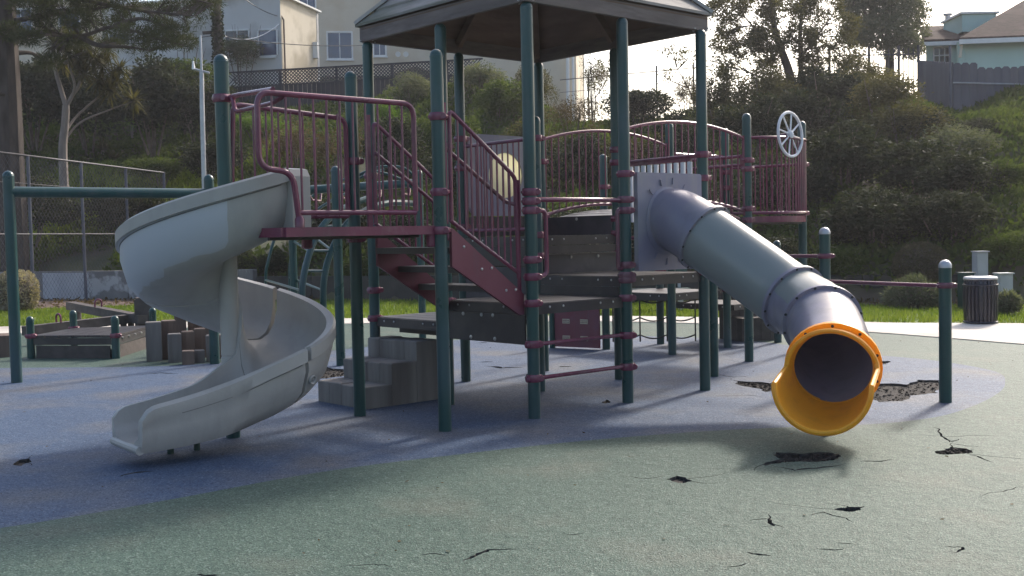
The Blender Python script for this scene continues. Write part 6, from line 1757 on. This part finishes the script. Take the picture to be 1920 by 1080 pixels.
def win(parent, px0, py0, px1, py1, pa, pb, cols=1, rows=2, glass='glass', fr=0.07):
    """window on the vertical wall plane through ground points pa-pb, bounded by sight lines"""
    u = (v0(pb) - v0(pa)).normalized(); n = Vector((u.y, -u.x, 0)); n = n if n.y < 0 else -n
    def hit(px, py):
        r = ray(px, py); o_ = Vector((0, 0, EYE)); k = (v0(pa) - o_).dot(n) / r.dot(n); return o_ + r * k
    a, b = hit(px0, py1), hit(px1, py0); x0, x1 = (a - pa).dot(u), (b - pa).dot(u); z0, z1 = a.z, b.z
    Q = lambda x, z, off: v0(pa) + u * x + Vector((0, 0, z)) + n * off
    w = subroot('window', parent)
    for (xa, xb, za, zb) in ((x0, x1, z0, z0 + fr), (x0, x1, z1 - fr, z1), (x0, x0 + fr, z0 + fr, z1 - fr), (x1 - fr, x1, z0 + fr, z1 - fr)):
        MB().slab([Q(xa, za, 0.0), Q(xb, za, 0.0), Q(xb, zb, 0.0), Q(xa, zb, 0.0)], n * 0.06).build('frame', M['trim'], w, smooth=None)
    MB().slab([Q(x0 - 0.05, z0 - 0.06, 0.0), Q(x1 + 0.05, z0 - 0.06, 0.0), Q(x1 + 0.05, z0 - 0.004, 0.0), Q(x0 - 0.05, z0 - 0.004, 0.0)], n * 0.10).build('sill', M['trim'], w, smooth=None)
    for c in range(cols):
        for r in range(rows):
            xa = x0 + fr + (x1 - x0 - 2 * fr) * c / cols + 0.015; xb = x0 + fr + (x1 - x0 - 2 * fr) * (c + 1) / cols - 0.015
            za = z0 + fr + (z1 - z0 - 2 * fr) * r / rows + 0.015; zb = z0 + fr + (z1 - z0 - 2 * fr) * (r + 1) / rows - 0.015
            MB().slab([Q(xa, za, 0.004), Q(xb, za, 0.004), Q(xb, zb, 0.004), Q(xa, zb, 0.004)], n * 0.012).build('pane', M[glass], w, smooth=None)
    MB().slab([Q(x0 + fr, z0 + fr, 0.002), Q(x1 - fr, z0 + fr, 0.002), Q(x1 - fr, z1 - fr, 0.002), Q(x0 + fr, z1 - fr, 0.002)], n * 0.0015).build('mullions', M['trim'], w, smooth=None)
    for c in range(1, cols):
        x = x0 + fr + (x1 - x0 - 2 * fr) * c / cols; MB().slab([Q(x - 0.02, z0 + fr, 0.004), Q(x + 0.02, z0 + fr, 0.004), Q(x + 0.02, z1 - fr, 0.004), Q(x - 0.02, z1 - fr, 0.004)], n * 0.035).build('mullion', M['trim'], w, smooth=None)
    for r in range(1, rows):
        z = z0 + fr + (z1 - z0 - 2 * fr) * r / rows; MB().slab([Q(x0 + fr, z - 0.02, 0.004), Q(x1 - fr, z - 0.02, 0.004), Q(x1 - fr, z + 0.02, 0.004), Q(x0 + fr, z + 0.02, 0.004)], n * 0.034).build('mullion', M['trim'], w, smooth=None)
    return w
def walls(t, P4, z0, z1, mats, th=0.25):
    """closed footprint; each wall its own mesh"""
    n = len(P4); c = sum((v0(p) for p in P4), Vector()) / n
    for k in range(n):
        a, b = v0(P4[k]), v0(P4[(k + 1) % n]); u = (b - a).normalized(); i = Vector((-u.y, u.x, 0)); i = i if (c - a).dot(i) > 0 else -i
        MB().slab([a + Vector((0, 0, z0)), b - u * (th if k % 2 == 0 else 0) * 0 + Vector((0, 0, z0)), b + Vector((0, 0, z1)), a + Vector((0, 0, z1))], i * th).build('wall', M[mats[k]], t, smooth=None)
K0 = at(525, 5, 50); K1 = at(190, 5, 51.6); K2 = at(596, 5, 54.0); K3 = K1 + (K2 - K0)
zr = 12.35; t = thing('house', v0(K0.lerp(K3, .5)) + Vector((0, 0, 8.6)), 'flat-roofed pale grey house with a sunlit tan side wall behind the lattice fence', 'house')
walls(t, [K0, K2, K3, K1], 8.0, zr, ['stucco_tan', 'stucco_grey', 'stucco_grey', 'stucco_grey'])
MB().slab([v0(p) + Vector((0, 0, zr - 0.12)) for p in (K0.lerp(K3, .02), K2.lerp(K1, .02), K3.lerp(K0, .02), K1.lerp(K2, .02))], (0, 0, 0.05)).build('roof', M['stucco_grey'], t, smooth=None)
for a, b in ((K0, K1), (K0, K2)): MB().beam(v0(a) + Vector((0, 0, zr + 0.04)), v0(b) + Vector((0, 0, zr + 0.04)), 0.34, 0.08).build('coping', M['trim'], t, smooth=None)
win(t, 487, 53, 518, 108, K0, K1, 1, 2, 'glass'); win(t, 425, 54, 466, 102, K0, K1, 2, 2, 'glass_dark'); win(t, 207, 60, 242, 88, K0, K1, 1, 1, 'glass')
u_ = (v0(K2) - v0(K0)).normalized(); p = v0(K0) + u_ * 0.25; MB().tube([p + Vector((0.05, -0.1, 8.2)), p + Vector((0.05, -0.1, 11.3)), p + Vector((-0.3, -0.12, 11.9))], 0.04, 8).build('downpipe', M['timber_brown'], t)
q = at(591, 95, 53.5); MB().box((q.x, q.y - 0.1, q.z), (0.3, 0.25, 0.75)).build('meter_box', M['trim'], t, smooth=None)
B0, B1 = at(540, 5, 60), at(1078, 5, 62); B2, B3 = B1 + Vector((1, 9, 0)), B0 + Vector((1, 9, 0))
t = thing('apartment_building', v0(B0.lerp(B2, .5)) + Vector((0, 0, 9)), 'tall beige building with white-framed windows behind the roof of the play structure', 'building')
walls(t, [B0, B1, B2, B3], 8.0, 17.5, ['stucco_beige', 'stucco_tan', 'stucco_beige', 'stucco_beige'])
MB().slab([v0(p) + Vector((0, 0, 17.35)) for p in (B0, B1, B2, B3)], (0, 0, 0.05)).build('roof', M['stucco_grey'], t, smooth=None)
win(t, 613, 59, 661, 112, B0, B1, 2, 1); win(t, 699, 58, 724, 106, B0, B1, 2, 1); win(t, 560, -40, 592, 24, B0, B1, 2, 1)
for (x, y) in ((748, 101), (760, 101)):
    q = at(x, y, 59.8); MB().lathe(q, [(0.05, 0), (0.14, 0.1), (0.15, 0.16)], 10, (0.3 if x > 750 else -0.3, -1, -0.3)).build('floodlight', M['trim'], t)
for (x, r) in ((1066, 0.10), (1076, 0.07)):
    MB().tube([at(x, 300, 61.5), at(x - 2, 60, 61.5)], r, 10).build('downpipe', M['trim'], t)
H0, H1 = at(-120, 5, 63), at(196, 5, 62); H2, H3 = H1 + Vector((0, 8, 0)), H0 + Vector((0, 8, 0))
t = thing('house', v0(H0.lerp(H2, .5)) + Vector((0, 0, 9)), 'cream house mostly hidden behind the pine branches', 'house')
walls(t, [H0, H1, H2, H3], 8.0, 15.0, ['stucco_tan'] * 4)
MB().slab([v0(p) + Vector((0, 0, 14.9)) for p in (H0, H1, H2, H3)], (0, 0, 0.05)).build('roof', M['stucco_grey'], t, smooth=None)
win(t, 20, 15, 60, 70, H0, H1, 2, 1); win(t, 110, 12, 150, 66, H0, H1, 2, 1)
# turquoise house, top right
T0 = at(1797, 78, 44); T1 = at(2060, 70, 43.4); ze = T0.z; T2, T3 = at(2180, 70, 53), at(1822, 78, 53)
t = thing('house', v0(T0.lerp(T2, .5)) + Vector((0, 0, 5.4)), 'turquoise house with brown hipped roof behind the board fence', 'house')
walls(t, [T0, T1, T2, T3], 4.8, ze, ['teal'] * 4)
E_ = [v0(T0) + Vector((-0.15, -0.5, ze - 0.03)), v0(T1) + Vector((0.5, -0.5, ze - 0.03)), v0(T2) + Vector((0.5, 0.5, ze - 0.03)), v0(T3) + Vector((-0.15, 0.5, ze - 0.03))]
RA, RB = v0(T0.lerp(T3, .5)) + Vector((2.6, 0, ze + 2.4)), v0(T1.lerp(T2, .5)) + Vector((-2.5, 0, ze + 2.4))
rfm = subroot('roof', t)
for k, poly in enumerate(([E_[0], E_[1], RB, RA], [E_[1], E_[2], RB], [E_[2], E_[3], RA, RB], [E_[3], E_[0], RA])):
    MB().slab(poly, (0, 0, 0.10)).build('slope', M['shingle'], rfm, smooth=None)
for a, b in ((E_[0], E_[1]), (E_[0], E_[3])): MB().beam(a + Vector((0, 0, -0.06)), b + Vector((0, 0, -0.06)), 0.05, 0.18).build('eave_board', M['trim'], t, smooth=None)
MB().tube([at(1803, 84, 43.7), at(1800, 108, 43.7)], 0.06, 8).build('downpipe', M['stucco_tan'], t)
# wing to its left
W0, W1 = at(1738, 82, 46.2), at(1800, 79, 46.0); zw = W0.z; W2, W3 = at(1806, 79, 52), at(1752, 82, 52.2)
wg = subroot('wing', t)
for (a, b) in ((W0, W1), (W1, W2), (W3, W0)):
    u = (v0(b) - v0(a)).normalized(); MB().slab([v0(a) + Vector((0, 0, 4.8)), v0(b) + Vector((0, 0, 4.8)), v0(b) + Vector((0, 0, zw)), v0(a) + Vector((0, 0, zw))], Vector((-u.y, u.x, 0)) * 0.2).build('wall', M['teal'], wg, smooth=None)
R0 = v0(W0) + Vector((-0.3, -0.4, zw)); R1_ = v0(W1) + Vector((0.6, -0.4, zw)); MB().slab([R0, R1_, R1_ + Vector((1.2, 4, 1.25)), R0 + Vector((1.3, 4, 1.25))], (0, 0, 0.1)).build('roof_slope', M['shingle'], wg, smooth=None)
MB().beam(R0 + Vector((0, -0.03, -0.08)), R1_ + Vector((0, -0.03, -0.08)), 0.05, 0.16).build('eave_board', M['trim'], wg, smooth=None)
win(t, 1749, 86, 1783, 122, W0, W1, 3, 2, 'glass_dark', fr=0.05)
q0_, q1_ = at(1804, 46, 46.5), at(1868, 46, 46.5); zd0, zd1 = q0_.z - 0.3, at(1840, 26, 46.5).z
MB().slab([v0(q0_) + Vector((0, 0, zd0)), v0(q1_) + Vector((0, 0, zd0)), v0(q1_) + Vector((0, 0, zd1)), v0(q0_) + Vector((0, 0, zd1))], (0, 2, 0)).build('dormer', M['teal'], t, smooth=None)
MB().slab([v0(q0_) + Vector((-0.1, -0.1, zd1 + 0.003)), v0(q1_) + Vector((0.1, -0.1, zd1 + 0.003)), v0(q1_) + Vector((0.1, 2.1, zd1 + 0.003)), v0(q0_) + Vector((-0.1, 2.1, zd1 + 0.003))], (0, 0, 0.08)).build('dormer_roof', M['trim'], t, smooth=None)
q = at(1777, 32, 49.0); MB().lathe((q.x, q.y, q.z - 0.5), [(0.12, 0), (0.12, 0.55), (0.2, 0.58), (0.2, 0.64)], 10).build('roof_vent', M['zinc'], t)

# litter on the rubber: dry leaves and grit
rng = np.random.default_rng(31); n = 260
pp = np.column_stack([rng.uniform(-6, 7, n), rng.uniform(4.5, 17, n), np.full(n, 0.006)])
me = leaf_mesh('leaf_litter', pp, np.tile([0, 0, 0.02], (n, 1)), 0.030, 0.018, M['leaf_brown'], rng, droop=0.0)
V = np.zeros(len(me.vertices) * 3, dtype=np.float32); me.vertices.foreach_get('co', V); V = V.reshape(-1, 3); V[:, 2] = 0.004 + np.abs(V[:, 2] - 0.006) * 0.35; me.vertices.foreach_set('co', V.reshape(-1)); me.update()
tag(link(bpy.data.objects.new('leaf_litter', me)), 'scattered bits of dry leaf lying on the rubber surface', 'leaf litter', kind='stuff')
# ---------------------------------------------------------------- scattering box added to imitate the backlight veil
hz = MB().box((0, 60, 10.0), (420, 260, 26.0)).build('veil_haze', None, smooth=None)
hm = bpy.data.materials.new('veil_air'); hm.use_nodes = True; nt = hm.node_tree
for nd in list(nt.nodes):
    if nd.type == 'BSDF_PRINCIPLED': nt.nodes.remove(nd)
pv = nt.nodes.new('ShaderNodeVolumePrincipled'); pv.inputs['Color'].default_value = (0.94, 0.93, 0.98, 1); pv.inputs['Density'].default_value = 0.0006; pv.inputs['Anisotropy'].default_value = 0.45
nt.links.new(pv.outputs['Volume'], nt.nodes['Material Output'].inputs['Volume'])
hz.data.materials.append(hm); tag(hz, 'thin pale volume added to imitate the backlight veil over the playground', 'veil_haze', kind='stuff')
